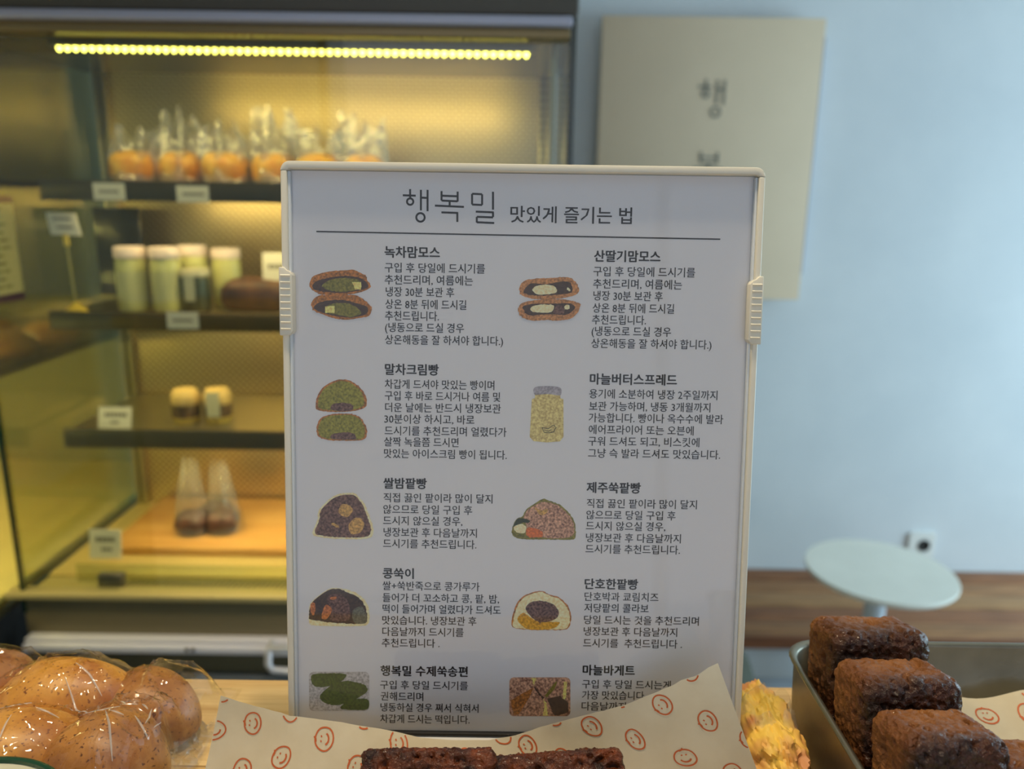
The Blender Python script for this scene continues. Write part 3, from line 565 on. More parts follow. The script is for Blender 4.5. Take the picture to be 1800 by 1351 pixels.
# top light strip, one lens per diode
ls = wp(MB().box((-.642, 1.130, 1.797), (.024, 1.146, 1.812)), 'light_strip', mat('led_channel', (120, 108, 74), 0.3, 0.6), fr)
m_led = mat('led_lens', (255, 240, 140), 0.5, emit=(1.0, 0.90, 0.15, 8))
lm = None; nled = 58
for i in range(nled):
    x = -.6313 + i*(.6444/(nled-1))
    if lm is None:
        lm = wp(MB().lathe([(.0005, 1.7905), (.0027, 1.7920), (.0036, 1.7950), (.0036, 1.797)], (x, 1.1365, 0), 8), 'led', m_led, ls)
    else:
        c = lm.copy(); COL.objects.link(c); c.parent = ls; c.location = (i*(.6444/(nled-1)), 0, 0)
# deck with vent slots
wp(MB().box((FX0+.012, 1.150, .984), (FX1-.006, FY1-.012, .9925)), 'deck_plate', perforated('deck_perforated', (226, 206, 140), (150, 132, 84), 150, 0.30, 0.45), fr)
wp(MB().box((FX0+.012, 1.112, .978), (FX1-.006, 1.150, .9880)), 'deck_gutter', mat('deck_gutter_steel', (196, 182, 126), 0.35, 0.4), fr)
vm = MB(); x = -.62
while x < .04:
    vm.add([(x, 1.121, .9885), (x+.0035, 1.121, .9885), (x+.0095, 1.146, .9885), (x+.006, 1.146, .9885)], [(0, 1, 2, 3)]); x += .0085
tag(wp(vm, 'vent_slots', mat('slot_dark', (46, 42, 30), 0.7), fr, smooth=False), None, None, kind='stuff')
wp(MB().box((-.655, 1.112, .9885), (-.616, 1.128, 1.012)), 'glass_bracket', mat('bracket_grey', (112, 108, 104), 0.4, 0.6), fr, bevel=.002)
wp(MB().box((-.70, 1.135, .989), (.03, 1.139, 1.018)), 'inner_lip_glass', film('lip_glass', (0.84, 0.88, 0.78), 0.05, 1.5, 0.05), fr)

# ================================================================== neighbouring case at the far left
fc = wthing('side_display_case', (-1.25, 1.1, 0), 'lit glass display case at the far left edge with golden trays', 'display case')
AX0, AX1, AY0, AY1 = -1.75, -.790, .62, 1.75
wp(MB().box((AX0, AY0, .03), (AX1-.004, AY1, .955)), 'base_cabinet', mat('case_base_black', (14, 14, 15), 0.5), fc, bevel=.003)
wp(MB().box((AX0, AY0, .955), (AX1, AY1, .972)), 'bottom_frame', mat('case_frame_steel', (120, 112, 78), 0.3, 0.85), fc, bevel=.003)
wp(MB().box((AX0+.01, AY0+.01, .972), (AX1-.012, AY1-.01, .980)), 'floor_tray', mat('case_floor_yellow', (236, 220, 150), 0.5), fc)
wp(MB().box((AX1-.005, AY0+.005, .974), (AX1-.0005, AY1, 1.86)), 'side_glass', film('side_case_glass', (0.86, 0.90, 0.82), 0.03, 1.5, 0.03), fc)
wp(MB().box((AX0, AY1-.01, .98), (AX1-.006, AY1, 1.86)), 'back_panel', mat('case_back_olive', (160, 156, 106), 0.6), fc)
wp(MB().box((AX0, AY0, 1.86), (AX1, AY1, 2.02)), 'canopy', m_dark, fc, bevel=.004)
for z in (1.33, 1.62):
    wp(MB().box((AX0+.02, 1.14, z-.012), (AX1-.012, AY1-.02, z)), 'shelf', mat('case_shelf_steel', (120, 110, 80), 0.35, 0.7), fc, bevel=.001)
m_gold = mat('golden_pastry', (246, 184, 74), 0.35, col2=(224, 142, 44), nscale=30, coat=.4)
for k in range(4):
    p = MB(); cx, cy = -.855 - .11*(k % 2), 1.27 + .13*(k//2)
    p.lathe([(.0005, 0), (.042, .0), (.050, .012), (.046, .028), (.030, .040), (.0005, .044)], (cx, cy, 1.331), 20)
    po = p.build('round_pastry', m_gold)
    po.location = (cx, cy, 1.331)
    for v_ in po.data.vertices: v_.co -= Vector((cx, cy, 1.331))
    tag(po, 'glossy golden pastry in the far left case, ' + ('nearest the glass at the front', 'deeper in at the front', 'nearest the glass at the rear', 'deeper in at the rear')[k], 'pastry', 'golden pastries in the far left case')
# notice taped to the glass
no = wthing('notice_sheet', (-.788, 1.10, 1.44), 'white notice with purple borders and small text on the left case glass', 'notice')
def sidebox(y0, y1, z0, z1, x=-.7885, t=.0008): return MB().box((x, y0, z0), (x+t, y1, z1))
m_paperw = mat('notice_white', (242, 238, 222), 0.6, trans=.3)
wp(sidebox(.97, 1.235, 1.440, 1.592), 'sheet', m_paperw, no)
m_purple = mat('notice_purple', (72, 44, 120), 0.5)
wp(sidebox(.97, 1.236, 1.584, 1.596, -.7877, .0004), 'border', m_purple, no)
wp(sidebox(.97, 1.236, 1.434, 1.446, -.7877, .0004), 'border', m_purple, no)
m_txtg = mat('notice_text_grey', (150, 146, 136), 0.7)
tl = MB()
for k in range(11):
    z = 1.578 - k*.0118
    y = 1.0
    while y < 1.20:
        l = random.uniform(.008, .026); tl.box((-.7877, y, z-.004), (-.7875, min(y+l, 1.222), z)); y += l+.006
wp(tl, 'small_print', m_txtg, no)
# ================================================================== things inside the fridge
m_card = mat('card_white', (238, 232, 214), 0.6)
m_cardtxt = mat('card_text', (120, 112, 96), 0.7)
def pricecard(x0, x1, z0, z1, y, label, lean=0.0, lines=1, group='price cards in the display fridge'):
    t = thing('price_card', ((x0+x1)/2, y, z0), label, 'price card', rot=(lean, 0, 0), group=group)
    w_, h_ = x1-x0, z1-z0
    MB().box((-w_/2, -.0006, 0), (w_/2, .0006, h_)).build('card', m_card, t)
    mb = MB()
    for k in range(lines):
        zz = h_*(.50 if lines == 1 else .66-.34*k); hh = h_*(.16 if k == 0 else .12); xx = -w_*.30 if k == 0 else -w_*.12
        xe = -xx
        while xx < xe:
            mb.box((xx, -.0009, zz-hh/2), (xx+hh*.8, -.0006, zz+hh/2)); xx += hh*1.05
    mb.build('printed_text', m_cardtxt, t, smooth=False)
    return t
pricecard(-.6390, -.5909, 1.5913, 1.6166, 1.1985, 'white price tag on the top shelf rail, left one')
pricecard(-.5128, -.4639, 1.5897, 1.6141, 1.1985, 'white price tag on the top shelf rail, nearer the sign')
pricecard(-.5450, -.4953, 1.3952, 1.4216, 1.1985, 'white price tag on the second shelf rail under the dark jar')
pricecard(-.6811, -.6271, 1.2228, 1.2603, 1.212, 'pale leaning price card standing on the third shelf at left', -.25, 2)
pricecard(-.6963, -.6438, 1.0120, 1.0616, 1.170, 'white price card standing by the wooden board at the fridge bottom', -.15, 2)
# tall card holder
ch = wthing('card_holder', (-.708, 1.23, 1.4156), 'yellow stemmed stand holding a white card on the second shelf, left', 'card holder')
cm = MB(); cm.add([(-.732, 1.226, 1.571), (-.686, 1.226, 1.570), (-.680, 1.226, 1.536), (-.728, 1.226, 1.537), (-.732, 1.2275, 1.571), (-.686, 1.2275, 1.570), (-.680, 1.2275, 1.536), (-.728, 1.2275, 1.537)],
       [(0, 3, 2, 1), (4, 5, 6, 7), (0, 1, 5, 4), (1, 2, 6, 5), (2, 3, 7, 6), (3, 0, 4, 7)])
wp(cm, 'card', m_card, ch)
cm = MB()
for k, (a, b) in enumerate(((-.722, -.694), (-.716, -.692))):
    x = a
    while x < b: cm.box((x, 1.2253, 1.560-k*.013), (x+.003, 1.2259, 1.5635-k*.013)); x += .0042
wp(cm, 'printed_text', m_cardtxt, ch, smooth=False)
m_yel = mat('holder_yellow', (214, 186, 66), 0.35)
wp(MB().tube([(-.706, 1.228, 1.520), (-.706, 1.228, 1.538)], .0045, 8), 'clip', m_yel, ch)
wp(MB().tube([(-.7035, 1.23, 1.428), (-.706, 1.228, 1.520)], .0016, 8), 'stem', mat('holder_stem', (170, 160, 90), 0.3, .4), ch)
wp(MB().lathe([(.017, 0), (.016, .004), (.009, .009), (.003, .015), (.0005, .0155)], (-.7035, 1.23, 1.4156), 24), 'base', m_yel, ch)
# dark tablet-like panel behind the stand
dp = wthing('glass_plate', (-.745, 1.40, 1.4196), 'dark olive glass plate leaning at the back of the second shelf, left', 'plate')
wp(MB().box((-.752, 1.398, 1.4180), (-.668, 1.404, 1.577)), 'pane', mat('panel_olive', (52, 50, 30), 0.2, 0.2), dp, bevel=.002)
wp(MB().box((-.755, 1.396, 1.4165), (-.665, 1.3985, 1.4215)), 'bottom_strip', mat('panel_strip', (150, 140, 96), 0.3, .6), dp)

def jar(x, y, z, r, h, label, body, lid, group=None, band=None):
    t = thing('lidded_jar', (x, y, z), label, 'jar', group=group)
    MB().lathe([(r*.90, 0), (r*.98, h*.03), (r, h*.10), (r, h*.72), (r*.95, h*.80), (r*.90, h*.83)], n=32).build('jar_body', body, t)
    MB().lathe([(r*.98, h*.83), (r*1.02, h*.84), (r*1.02, h*.97), (r*.96, h), (.0005, h)], n=32).build('lid', lid, t)
    if band: MB().lathe([(r*1.004, h*.16), (r*1.004, h*.62)], n=32, caps=False).build('label_band', band, t)
    return t
m_cream = mat('jar_cream', (206, 204, 132), 0.25, coat=.5)
m_lidp = mat('lid_pinkwhite', (232, 212, 204), 0.4)
m_pale = mat('jar_label_pale', (196, 194, 140), 0.5)
jar(-.6205, 1.252, 1.4156, .0235, .1030, 'yellow-green cream jar with pinkish lid, leftmost on the second shelf', m_cream, m_lidp, 'cream jars on the second shelf', m_pale)
jar(-.5640, 1.252, 1.4156, .0235, .1030, 'yellow-green cream jar with pinkish lid, second from left on the second shelf', m_cream, m_lidp, 'cream jars on the second shelf', m_pale)
jar(-.545, 1.315, 1.4156, .0235, .1030, 'cream jar standing behind the dark jar on the second shelf', m_cream, m_lidp, 'cream jars on the second shelf')
jar(-.492, 1.325, 1.4156, .0235, .0980, 'cream jar half hidden at the back beside the brown loaf', m_cream, m_lidp, 'cream jars on the second shelf')
dj = jar(-.5220, 1.262, 1.4156, .0235, .068, 'short dark jar with pale label on the second shelf', mat('jar_dark_olive', (52, 56, 32), 0.3, coat=.3, col2=(84, 88, 52), nscale=260), mat('lid_pale', (196, 190, 160), 0.4), None, None)
MB().box((-.008, -.0255, .018), (.008, -.0240, .060)).build('paper_label', mat('label_grey', (190, 188, 160), .6), dj)
def loaf(mb, lx, ly, lz, seed=0, rough=.06, e=3.0, nu=40, nv=24, flat=True):
    def fn(u, v):
        th = 2*PI*u; ph = -PI/2 + PI*v
        c = math.copysign(abs(math.cos(th))**(2/e), math.cos(th)); s = math.copysign(abs(math.sin(th))**(2/e), math.sin(th))
        cp = abs(math.cos(ph))**(2/e*1.1); sp2 = math.copysign(abs(math.sin(ph))**(2/e*1.1), math.sin(ph))
        p = Vector((c*cp*lx, s*cp*ly, sp2*lz)); k = 1 + rough*fbm(p + Vector((seed*3.1, seed, 0)), 2.2/max(lx, ly), 3)
        p *= k
        if flat and p.z < -lz*.8: p.z = -lz*.8
        return tuple(p)
    mb.grid(fn, nu, nv)
bl = wthing('brown_loaf', (-.42, 1.30, 1.4156), 'dark brown loaf with a white card on the second shelf beside the sign', 'bread')
mb = MB(); loaf(mb, .062, .035, .030); mb.v = [(x-.425, y+1.285, z+1.4398) for x, y, z in mb.v]
wp(mb, 'loaf', mat('loaf_brown', (120, 78, 38), 0.5, col2=(70, 44, 24), nscale=30), bl)
pricecard(-.4122, -.3655, 1.4655, 1.5110, 1.268, 'plain white card resting on the brown loaf of the second shelf', -.1, 1)

# bagged breads of the top shelf
m_bagfilm = film('crinkled_bag_film', (0.97, 0.97, 0.95), 0.12, 1.5, 0.12, bump=1.0, bscale=90, haze=.17)
m_bread = mat('shelf_bread', (250, 206, 100), 0.4, col2=(226, 142, 52), nscale=22, coat=.2)
def bagshape(mb, rx, ry, h, seed, nu=64, nv=22, tip=.28, cr=1.0):
    def fn(u, v):
        th = 2*PI*u; s = math.sin(th); c = math.cos(th)
        k = (1 - (1-tip)*v**1.4)
        w_ = 1 + cr*.16*v*math.sin(7*th + seed*2) + .10*cr*noise.noise(Vector((c*3+seed, s*3, v*4)))*(.3+v)
        x = rx*c*k*w_; y = ry*s*(k*(1-v*.55))*w_
        z = h*(v + .10*cr*v*math.sin(5*th+seed) + .16*cr*v*noise.noise(Vector((c*2, s*2, seed))))
        return (x + .12*rx*v*math.sin(seed*1.7), y, z)
    mb.grid(fn, nu, nv)
xb = [-.604, -.532, -.458, -.384, -.312, -.240]
for k, x in enumerate(xb):
    y = 1.265 + .012*(k % 2)
    where = ('leftmost on the top shelf', 'second from the left on the top shelf', 'third from the left on the top shelf', 'fourth from the left on the top shelf',
             'just over the sign corner', 'rightmost on the top shelf')[k]
    t = thing('bread_roll', (x, y, 1.6167), 'orange-brown glazed bread roll inside a clear bag, ' + where, 'bread', group='bread rolls on the top shelf')
    mb = MB(); loaf(mb, .0335, .038, .028, k); mb.v = [(a, b, c+.0235) for a, b, c in mb.v]; mb.build('crust', m_bread, t)
    t2 = thing('clear_bag', (x, y, 1.6167), 'crumpled clear bag around the bread roll, ' + where, 'bag', group='clear bags on the top shelf')
    mb = MB(); bagshape(mb, .0370, .044, (.070, .090, .080, .104, .076, .088)[k], k+1, tip=.78, cr=2.0); mb.v = [(a, b, c+.0005) for a, b, c in mb.v]; mb.build('film', m_bagfilm, t2)
# layered cups of the third shelf
for k, (x, y, nm) in enumerate(((-.555, 1.262, 'left'), (-.503, 1.268, 'right'))):
    t = thing('layered_dessert', (x, y, 1.2226), 'brown layered dessert in a clear cup on the third shelf, %s one' % nm, 'dessert', group='layered desserts on the third shelf')
    MB().lathe([(.018, 0), (.021, .008), (.0225, .012)], n=28).build('yellow_layer', mat('layer_yellow', (226, 196, 84), .5), t)
    MB().lathe([(.0226, .012), (.0235, .030), (.0235, .034)], n=28).build('brown_layer', mat('layer_brown', (110, 78, 40), .6, col2=(70, 48, 26), nscale=90), t)
    MB().lathe([(.0235, .0341), (.024, .046), (.018, .058), (.0005, .060)], n=28).build('cream_layer', mat('layer_cream', (210, 180, 110), .6), t)
    MB().lathe([(.0205, -.0003), (.0262, .050), (.0266, .051)], n=28, caps=False).build('cup', film('cup_film', (.95, .95, .93), .08), t)
MB().box((-.009, -.0262, .015), (.013, -.0252, .058)).build('paper_label', mat('label_grey', (190, 188, 160), .6), t)
# wooden board with a bag of dark buns
wb = MB().box((-.700, 1.222, .9930), (-.120, 1.452, 1.0085)).build('wooden_board', mat('board_honey_wood', (200, 156, 92), 0.45, col2=(182, 134, 72), nscale=5, stretch=(1, 9, 9)), bevel=.003)
tag(wb, 'honey coloured wooden board lying on the fridge bottom', 'board')
m_choc = mat('dark_bun', (84, 48, 34), 0.5, col2=(50, 28, 20), nscale=40)
for k, (x, y) in enumerate(((-.572, 1.285), (-.520, 1.292), (-.545, 1.33))):
    t = thing('dark_bun', (x, y, 1.0085), 'dark chocolate-brown bun in a clear bag on the wooden board, ' + ('left', 'right', 'rear')[k], 'bun', group='dark buns on the wooden board')
    mb = MB(); loaf(mb, .029, .028, .024, k+9, e=2.4); mb.v = [(a, b, c+.0200) for a, b, c in mb.v]; mb.build('crust', m_choc, t)
for k, (x, y, rx, h) in enumerate(((-.572, 1.287, .032, .150), (-.517, 1.296, .033, .145))):
    t2 = thing('tall_clear_bag', (x, y, 1.0085), 'tall twisted clear bag of dark buns on the wooden board, ' + ('left', 'right')[k], 'bag', group='clear bags on the wooden board')
    mb = MB(); bagshape(mb, rx, .034, h*.86, k+20, tip=.34); mb.v = [(a, b, c+.0003) for a, b, c in mb.v]; mb.build('film', film('bag_film_soft', (.97, .97, .95), .10, 1.4, .12, bump=.8, bscale=70, haze=.05), t2)

# ================================================================== the acrylic sign stand
LEAN = -math.asin(.13755)
SO = (.0036, .3297, 1.3427)
sg = thing('sign_stand', SO, 'cream plastic framed sign stand with a printed Hangul product guide', 'sign', rot=(LEAN, 0, 0))
W(sg, SO, (LEAN, 0, 0))
MMM = .001
def P2(a, b): return (a*MMM, b*MMM)
m_frame = mat('frame_cream', (232, 228, 212), 0.35, bump=0.04, bscale=120)
# U-shaped frame: outer outline then inner outline
def ushape(x0, x1, zt, th, tt, r, zb):
    o = [(x0, zb), (x0+th, zb)]
    o += [(x0+th, zt-tt)]; o += [(x1-th, zt-tt)]
    o += [(x1-th, zb), (x1, zb)]
    for k in range(7): a = PI/2*k/6; o.append((x1-r+r*math.cos(a), zt-r+r*math.sin(a)))
    for k in range(7): a = PI/2+PI/2*k/6; o.append((x0+r+r*math.cos(a), zt-r+r*math.sin(a)))
    return o
def un(o): return [P2(*p) for p in o]
mb = MB()
o = ushape(-111, 111, 275.6, 2.9, 3.3, 4.2, .6)
n = len(o); L3 = [P2(*p) for p in o]
# split the U into convex quads so that bevels stay clean
mb.prism([P2(-111, .6), P2(-108.1, .6), P2(-108.1, 271.4), P2(-111, 271.4)], -.0032, .0040)
mb.build('side_rail', m_frame, sg, bevel=.0007, seg=3)
mb = MB()
mb.prism([P2(108.1, .6), P2(111, .6), P2(111, 271.4), P2(108.1, 271.4)], -.0032, .0040)
mb.build('side_rail', m_frame, sg, bevel=.0007, seg=3)
mb = MB()
topo = [(-111, 271.4)] + [(-108.1, 271.4), (-107.5, 272.3), (107.5, 272.3), (108.1, 271.4)] + [(111, 271.4)]
for k in range(7): a = PI/2*k/6; topo.append((111-4.2+4.2*math.cos(a), 275.6-4.2+4.2*math.sin(a)))
for k in range(7): a = PI/2+PI/2*k/6; topo.append((-111+4.2+4.2*math.cos(a), 275.6-4.2+4.2*math.sin(a)))
mb.prism(un(topo), -.0032, .0040)
mb.build('top_rail', m_frame, sg, bevel=.0006, seg=2)
for s in (-1, 1):
    mb = MB(); x0, x1 = sorted((s*108.1, s*106.9))
    mb.prism([P2(x0, 1), P2(x1, 1), P2(x1, 271.3), P2(x0, 271.3)], -.0016, .002)
    mb.build('inner_bead', mat('bead_white', (214, 222, 230), 0.25), sg, bevel=.0003)
# backing and paper sheet
mb = MB(); mb.prism([P2(-108, 0), P2(108, 0), P2(108, 272), P2(-108, 272)], .0022, .0036); mb.build('backing_sheet', mat('backing_plastic', (222, 224, 226), 0.5), sg)
mb = MB(); mb.prism([P2(-107.6, .2), P2(107.6, .2), P2(107.6, 272), P2(-107.6, 272)], .0015, .0019)
paper = mb.build('paper_sheet', mat('printed_paper', (236, 236, 240), 0.75), sg)
mb = MB(); mb.prism([P2(-107.4, 1.2), P2(107.4, 1.2), P2(107.4, 272), P2(-107.4, 272)], .0003, .0009)
mb.build('clear_cover', film('acrylic_cover', (0.985, 0.985, 0.985), 0.0, 1.38, 0.015), sg)
mb = MB(); mb.prism([P2(-109, -.6), P2(109, -.6), P2(109, .5), P2(-109, .5)], -.0012, .0036)
mb.build('gap_shade_strip', mat('gap_shade_black', (26, 26, 28), .5), sg, bevel=.0002)  # black strip stands in for the shade in the gap below the sheet
# foot standing on the counter
mb = MB(); fz = -.0015
mb.box((-.103, .3262, 1.3200), (.110, .3325, 1.3414)); mb.box((-.085, .3325, 1.3200), (.092, .385, 1.3235))
wp(mb, 'stand_foot', mat('foot_greywhite', (206, 206, 208), .5), sg, bevel=.0012)
mb = MB(); mb.tube([(-.04, .372, 1.3235), (-.035, .3445, 1.42)], .003, 8); mb.tube([(.047, .372, 1.3235), (.042, .3445, 1.42)], .003, 8)
wp(mb, 'back_brace', m_frame, sg)
# slider clips with finger ridges
for s, name in ((-1, 'left'), (1, 'right')):
    zc0, zc1 = (195.8, 227.4) if s < 0 else (194.8, 226.2)
    xo, xi = 112.0, 105.8
    pts = [(xi, zc0+2.0), (xi+1.6, zc0), (xo, zc0), (xo, zc1+.0), (xo-2.4, zc1), (xo-3.6, zc1-1.4), (xi+1.3, zc1-1.9), (xi, zc1-3.6)]
    if s < 0: pts = [(-a, b) for a, b in reversed(pts)]
    mb = MB(); mb.prism(un(pts), -.0046, .0046)
    cl = mb.build('slider_clip', m_frame, sg, bevel=.0005, seg=2)
    mb = MB(); nz = 9
    for k in range(nz):
        zz = zc0 + 2.2 + k*(zc1-zc0-7.0)/(nz-1)
        x0, x1 = sorted((s*(xi+.9), s*(xo-.8)))
        mb.add([(x0*MMM, -.0045, zz*MMM), (x1*MMM, -.0045, zz*MMM), (x1*MMM, -.0052, (zz+1.0)*MMM), (x0*MMM, -.0052, (zz+1.0)*MMM), (x1*MMM, -.0045, (zz+1.5)*MMM), (x0*MMM, -.0045, (zz+1.5)*MMM)],
               [(0, 1, 2, 3), (3, 2, 4, 5), (1, 4, 2), (0, 3, 5)])
    mb.build('finger_ridges', m_frame, cl, smooth=False)

# ---- print
m_black = mat('print_black', (12, 12, 14), 0.6)
m_soft = mat('print_softblack', (20, 20, 24), 0.6)
YT = .00142
mb = MB()
for L_ in (HAENG, BOK, MIL): letter(mb, L_, lambda a, b: P2(a, b), .00092, YT)
mb.build('title_lettering', m_black, paper, smooth=False)
ru = [s_ for s_ in STROKES if s_[0] == 'rule'][0]
mb = MB(); stroke(mb, [P2(ru[1], ru[2]), P2(ru[3], ru[4])], .00062, YT); mb.build('printed_rule', m_black, paper, smooth=False)
STY = {'s': (9.2, .0, 0.0, m_black, 'subtitle_lettering', 7.6), 'h': (6.1, .0, 0.0, m_black, 'heading_lettering', 5.25), 'b': (5.2, .0, 0.0, m_soft, 'body_lettering', 4.5)}
tmp = []
def textob(s_, size, off):
    cu = bpy.data.curves.new('t', 'FONT'); cu.body = s_; cu.size = size; cu.offset = off*size*0.5; cu.resolution_u = 2; cu.fill_mode = 'FRONT'
    o_ = bpy.data.objects.new('t', cu); COL.objects.link(o_); return o_
refs = {k: textob('행', 1.0, 0) for k in 'shb'}
for st_, s_, a0, a1, bc in LINES: tmp.append((textob(s_, 1.0, STY[st_][2]), st_, a0, a1, bc))
dg = bpy.context.evaluated_depsgraph_get(); dg.update()
rm = bpy.data.meshes.new_from_object(refs['s'].evaluated_get(dg))
rz = [v.co.y for v in rm.vertices]; ref_lo, ref_hi = min(rz), max(rz)
for o_, st_, a0, a1, bc in tmp:
    me = bpy.data.meshes.new_from_object(o_.evaluated_get(dg))
    xs_ = [v.co.x for v in me.vertices]; x0, x1 = min(xs_), max(xs_)
    inkh = STY[st_][5]; sy = inkh/(ref_hi-ref_lo); mid = (ref_hi+ref_lo)/2
    sx = (a1-a0)/(x1-x0)
    for v in me.vertices:
        v.co = ((a0+(v.co.x-x0)*sx)*MMM, YT, (bc+(v.co.y-mid)*sy)*MMM)
    # weight of the print: the same glyphs again, a hair to each side
    wx, wy = {'h': (.17, .12), 's': (.09, .07), 'b': (.055, .03)}[st_]
    bm = bmesh.new(); bm.from_mesh(me); g0 = bm.verts[:] + bm.edges[:] + bm.faces[:]
    for q_, (dx, dy) in enumerate(((wx, 0), (-wx, 0), (0, wy), (0, -wy)) if st_ != 'b' else ((wx, wy), (-wx, -wy))):
        r_ = bmesh.ops.duplicate(bm, geom=g0)
        for v in r_['geom']:
            if isinstance(v, bmesh.types.BMVert): v.co.x += dx*MMM; v.co.z += dy*MMM; v.co.y -= .000004*(q_+1)
    bm.to_mesh(me); bm.free()
    me.materials.clear(); me.materials.append(STY[st_][3])
    q = bpy.data.objects.new(STY[st_][4], me); COL.objects.link(q); q.parent = paper
for o_ in [t[0] for t in tmp] + list(refs.values()):
    cu = o_.data; bpy.data.objects.remove(o_); bpy.data.curves.remove(cu)
# pictures
PM_ = {'crust': ((150, 98, 48), (92, 62, 38)), 'crustb': ((158, 112, 72), (112, 78, 50)), 'dark': ((46, 36, 34), (74, 58, 46)), 'matcha': ((106, 100, 44), (76, 74, 34)),
       'matchad': ((66, 78, 34), (50, 60, 32)), 'green': ((118, 112, 44), (84, 84, 30)), 'butter': ((196, 170, 100), (176, 150, 86)), 'cream': ((206, 192, 142), (182, 164, 116)),
       'bean': ((48, 32, 30), (116, 88, 78)), 'beanlight': ((82, 54, 46), (190, 150, 124)), 'nut': ((164, 132, 76), (118, 88, 52)), 'nut2': ((160, 100, 56), (120, 70, 44)),
       'orange': ((176, 92, 44), (146, 74, 40)), 'darkgreen': ((28, 36, 22), (54, 60, 36)), 'greyg': ((92, 90, 76), (70, 68, 58)), 'pumpkin': ((190, 128, 40), (140, 100, 30)),
       'greyp': ((150, 148, 148), (122, 120, 118)), 'spread': ((178, 158, 106), (146, 124, 78)), 'lid': ((134, 130, 136), (104, 100, 106))}
for nm, layers in PICS:
    names = []; mb = MB()
    for li, (mk, pts) in enumerate(layers):
        if mk not in names: names.append(mk)
        mb.cur = names.index(mk)
        # round the corners, then roughen the outline a little, like a cut-out photograph
        if mk not in ('greyp', 'spread', 'butter') and not (nm == 'baguette'):
            for _ in range(2):
                q_ = []
                for i in range(len(pts)):
                    a_, b_ = Vector(pts[i]), Vector(pts[(i+1) % len(pts)]); q_ += [tuple(a_.lerp(b_, .2)), tuple(a_.lerp(b_, .8))]
                pts = q_
        pp = []
        n = len(pts)
        rough = 0.0 if mk in ('greyp', 'spread', 'lid') or (nm == 'baguette' and li == 0) else .45
        for i in range(n):
            p = Vector(pts[i]); q = Vector(pts[(i+1) % n]); L_ = (q-p).length; k = max(1, int(L_/.6)) if rough else 1
            for j in range(k):
                s_ = p.lerp(q, j/k); r_ = rough*noise.noise(Vector((s_.x*1.7, s_.y*1.7, li)))
                pp.append((s_.x+r_, s_.y+r_*.8))
        mb.flat([P2(*p) for p in pp], YT - .00004*li)
    mb.build('food_picture', [mat('print_'+k, [min(255, int(q*1.52)) for q in PM_[k][0]], .8, col2=[min(255, int(q*1.34)) for q in PM_[k][1]], nscale=900, detail=6, lo=.36, hi=.66) for k in names], paper, smooth=False)
mb = MB()
for d in DUCK: stroke(mb, [P2(*p) for p in d], .00028, YT-.0003)
mb.build('printed_duck', m_soft, paper, smooth=False)
# ================================================================== smiley-printed greaseproof paper
def parchment(name, col, col2):
    return mat(name, col, 0.7, col2=col2, nscale=55, bump=.15, bscale=300, trans=.30, bdist=.0004)
m_parch = parchment('greaseproof_paper', (240, 230, 204), (230, 218, 190))
m_smile = mat('smiley_ink', (198, 96, 44), 0.6)
US = [0.0, 0.0573, 0.1349, 0.2393, 0.3574, 0.4047, 0.4642, 0.5476, 0.601, 0.6541, 0.724, 0.8269, 0.8928, 0.9571, 1.0]
TOP = [(-.1342,.315,1.3728),(-.121,.316,1.3674),(-.1032,.318,1.3604),(-.0793,.319,1.3563),(-.0522,.319,1.3514),(-.0413,.319,1.3484),(-.0276,.319,1.3474),(-.0085,.319,1.3477),(.0038,.319,1.3504),(.0159,.319,1.3553),(.032,.318,1.3613),(.0556,.316,1.3703),(.0707,.314,1.3796),(.0855,.312,1.3889),(.0953,.31,1.3969)]
BL, BR = Vector((-.1424, .300, 1.329)), Vector((.1223, .302, 1.329))
def topat(u):
    u = min(max(u, 0), 1)
    for i in range(len(US)-1):
        if u <= US[i+1]:
            t = (u-US[i])/(US[i+1]-US[i]); return Vector(TOP[i]).lerp(Vector(TOP[i+1]), t)
    return Vector(TOP[-1])
def S1(u, v):
    B = BL.lerp(BR, u); T = topat(u)
    if v >= 0:
        p = B.lerp(T, v); p.y += .0035*math.sin(PI*min(v, 1))*math.cos(u*9) * .5
        return p
    # lower part curls forward onto the counter
    w_ = -v
    p = Vector((B.x*(1+.03*w_), B.y - .006*w_ - .20*max(0, w_-.12), B.z - (B.z-1.3206)*min(1, w_/.16)))
    return p
pap = wthing('smiley_paper', (-.01, .22, 1.3205), 'large sheet of greaseproof paper with smiley faces in front of the sign stand', 'paper')
mb = MB()
vs_ = [-1, -.7, -.45, -.3, -.2, -.16, -.13, -.10, -.07, -.04, -.02] + [k/10 for k in range(11)]
us_ = sorted(set([k/60 for k in range(61)] + US))
def edgej(u): return .012*noise.noise(Vector((u*40, 3, 0)))
G = [[tuple(S1(u, v if v < 1 else 1+edgej(u))) for v in vs_] for u in us_]
nv_ = len(vs_)
mb.add([p for r_ in G for p in r_], [(i*nv_+j, (i+1)*nv_+j, (i+1)*nv_+j+1, i*nv_+j+1) for i in range(len(us_)-1) for j in range(nv_-1)])
wp(mb, 'sheet', m_parch, pap, angle=80)
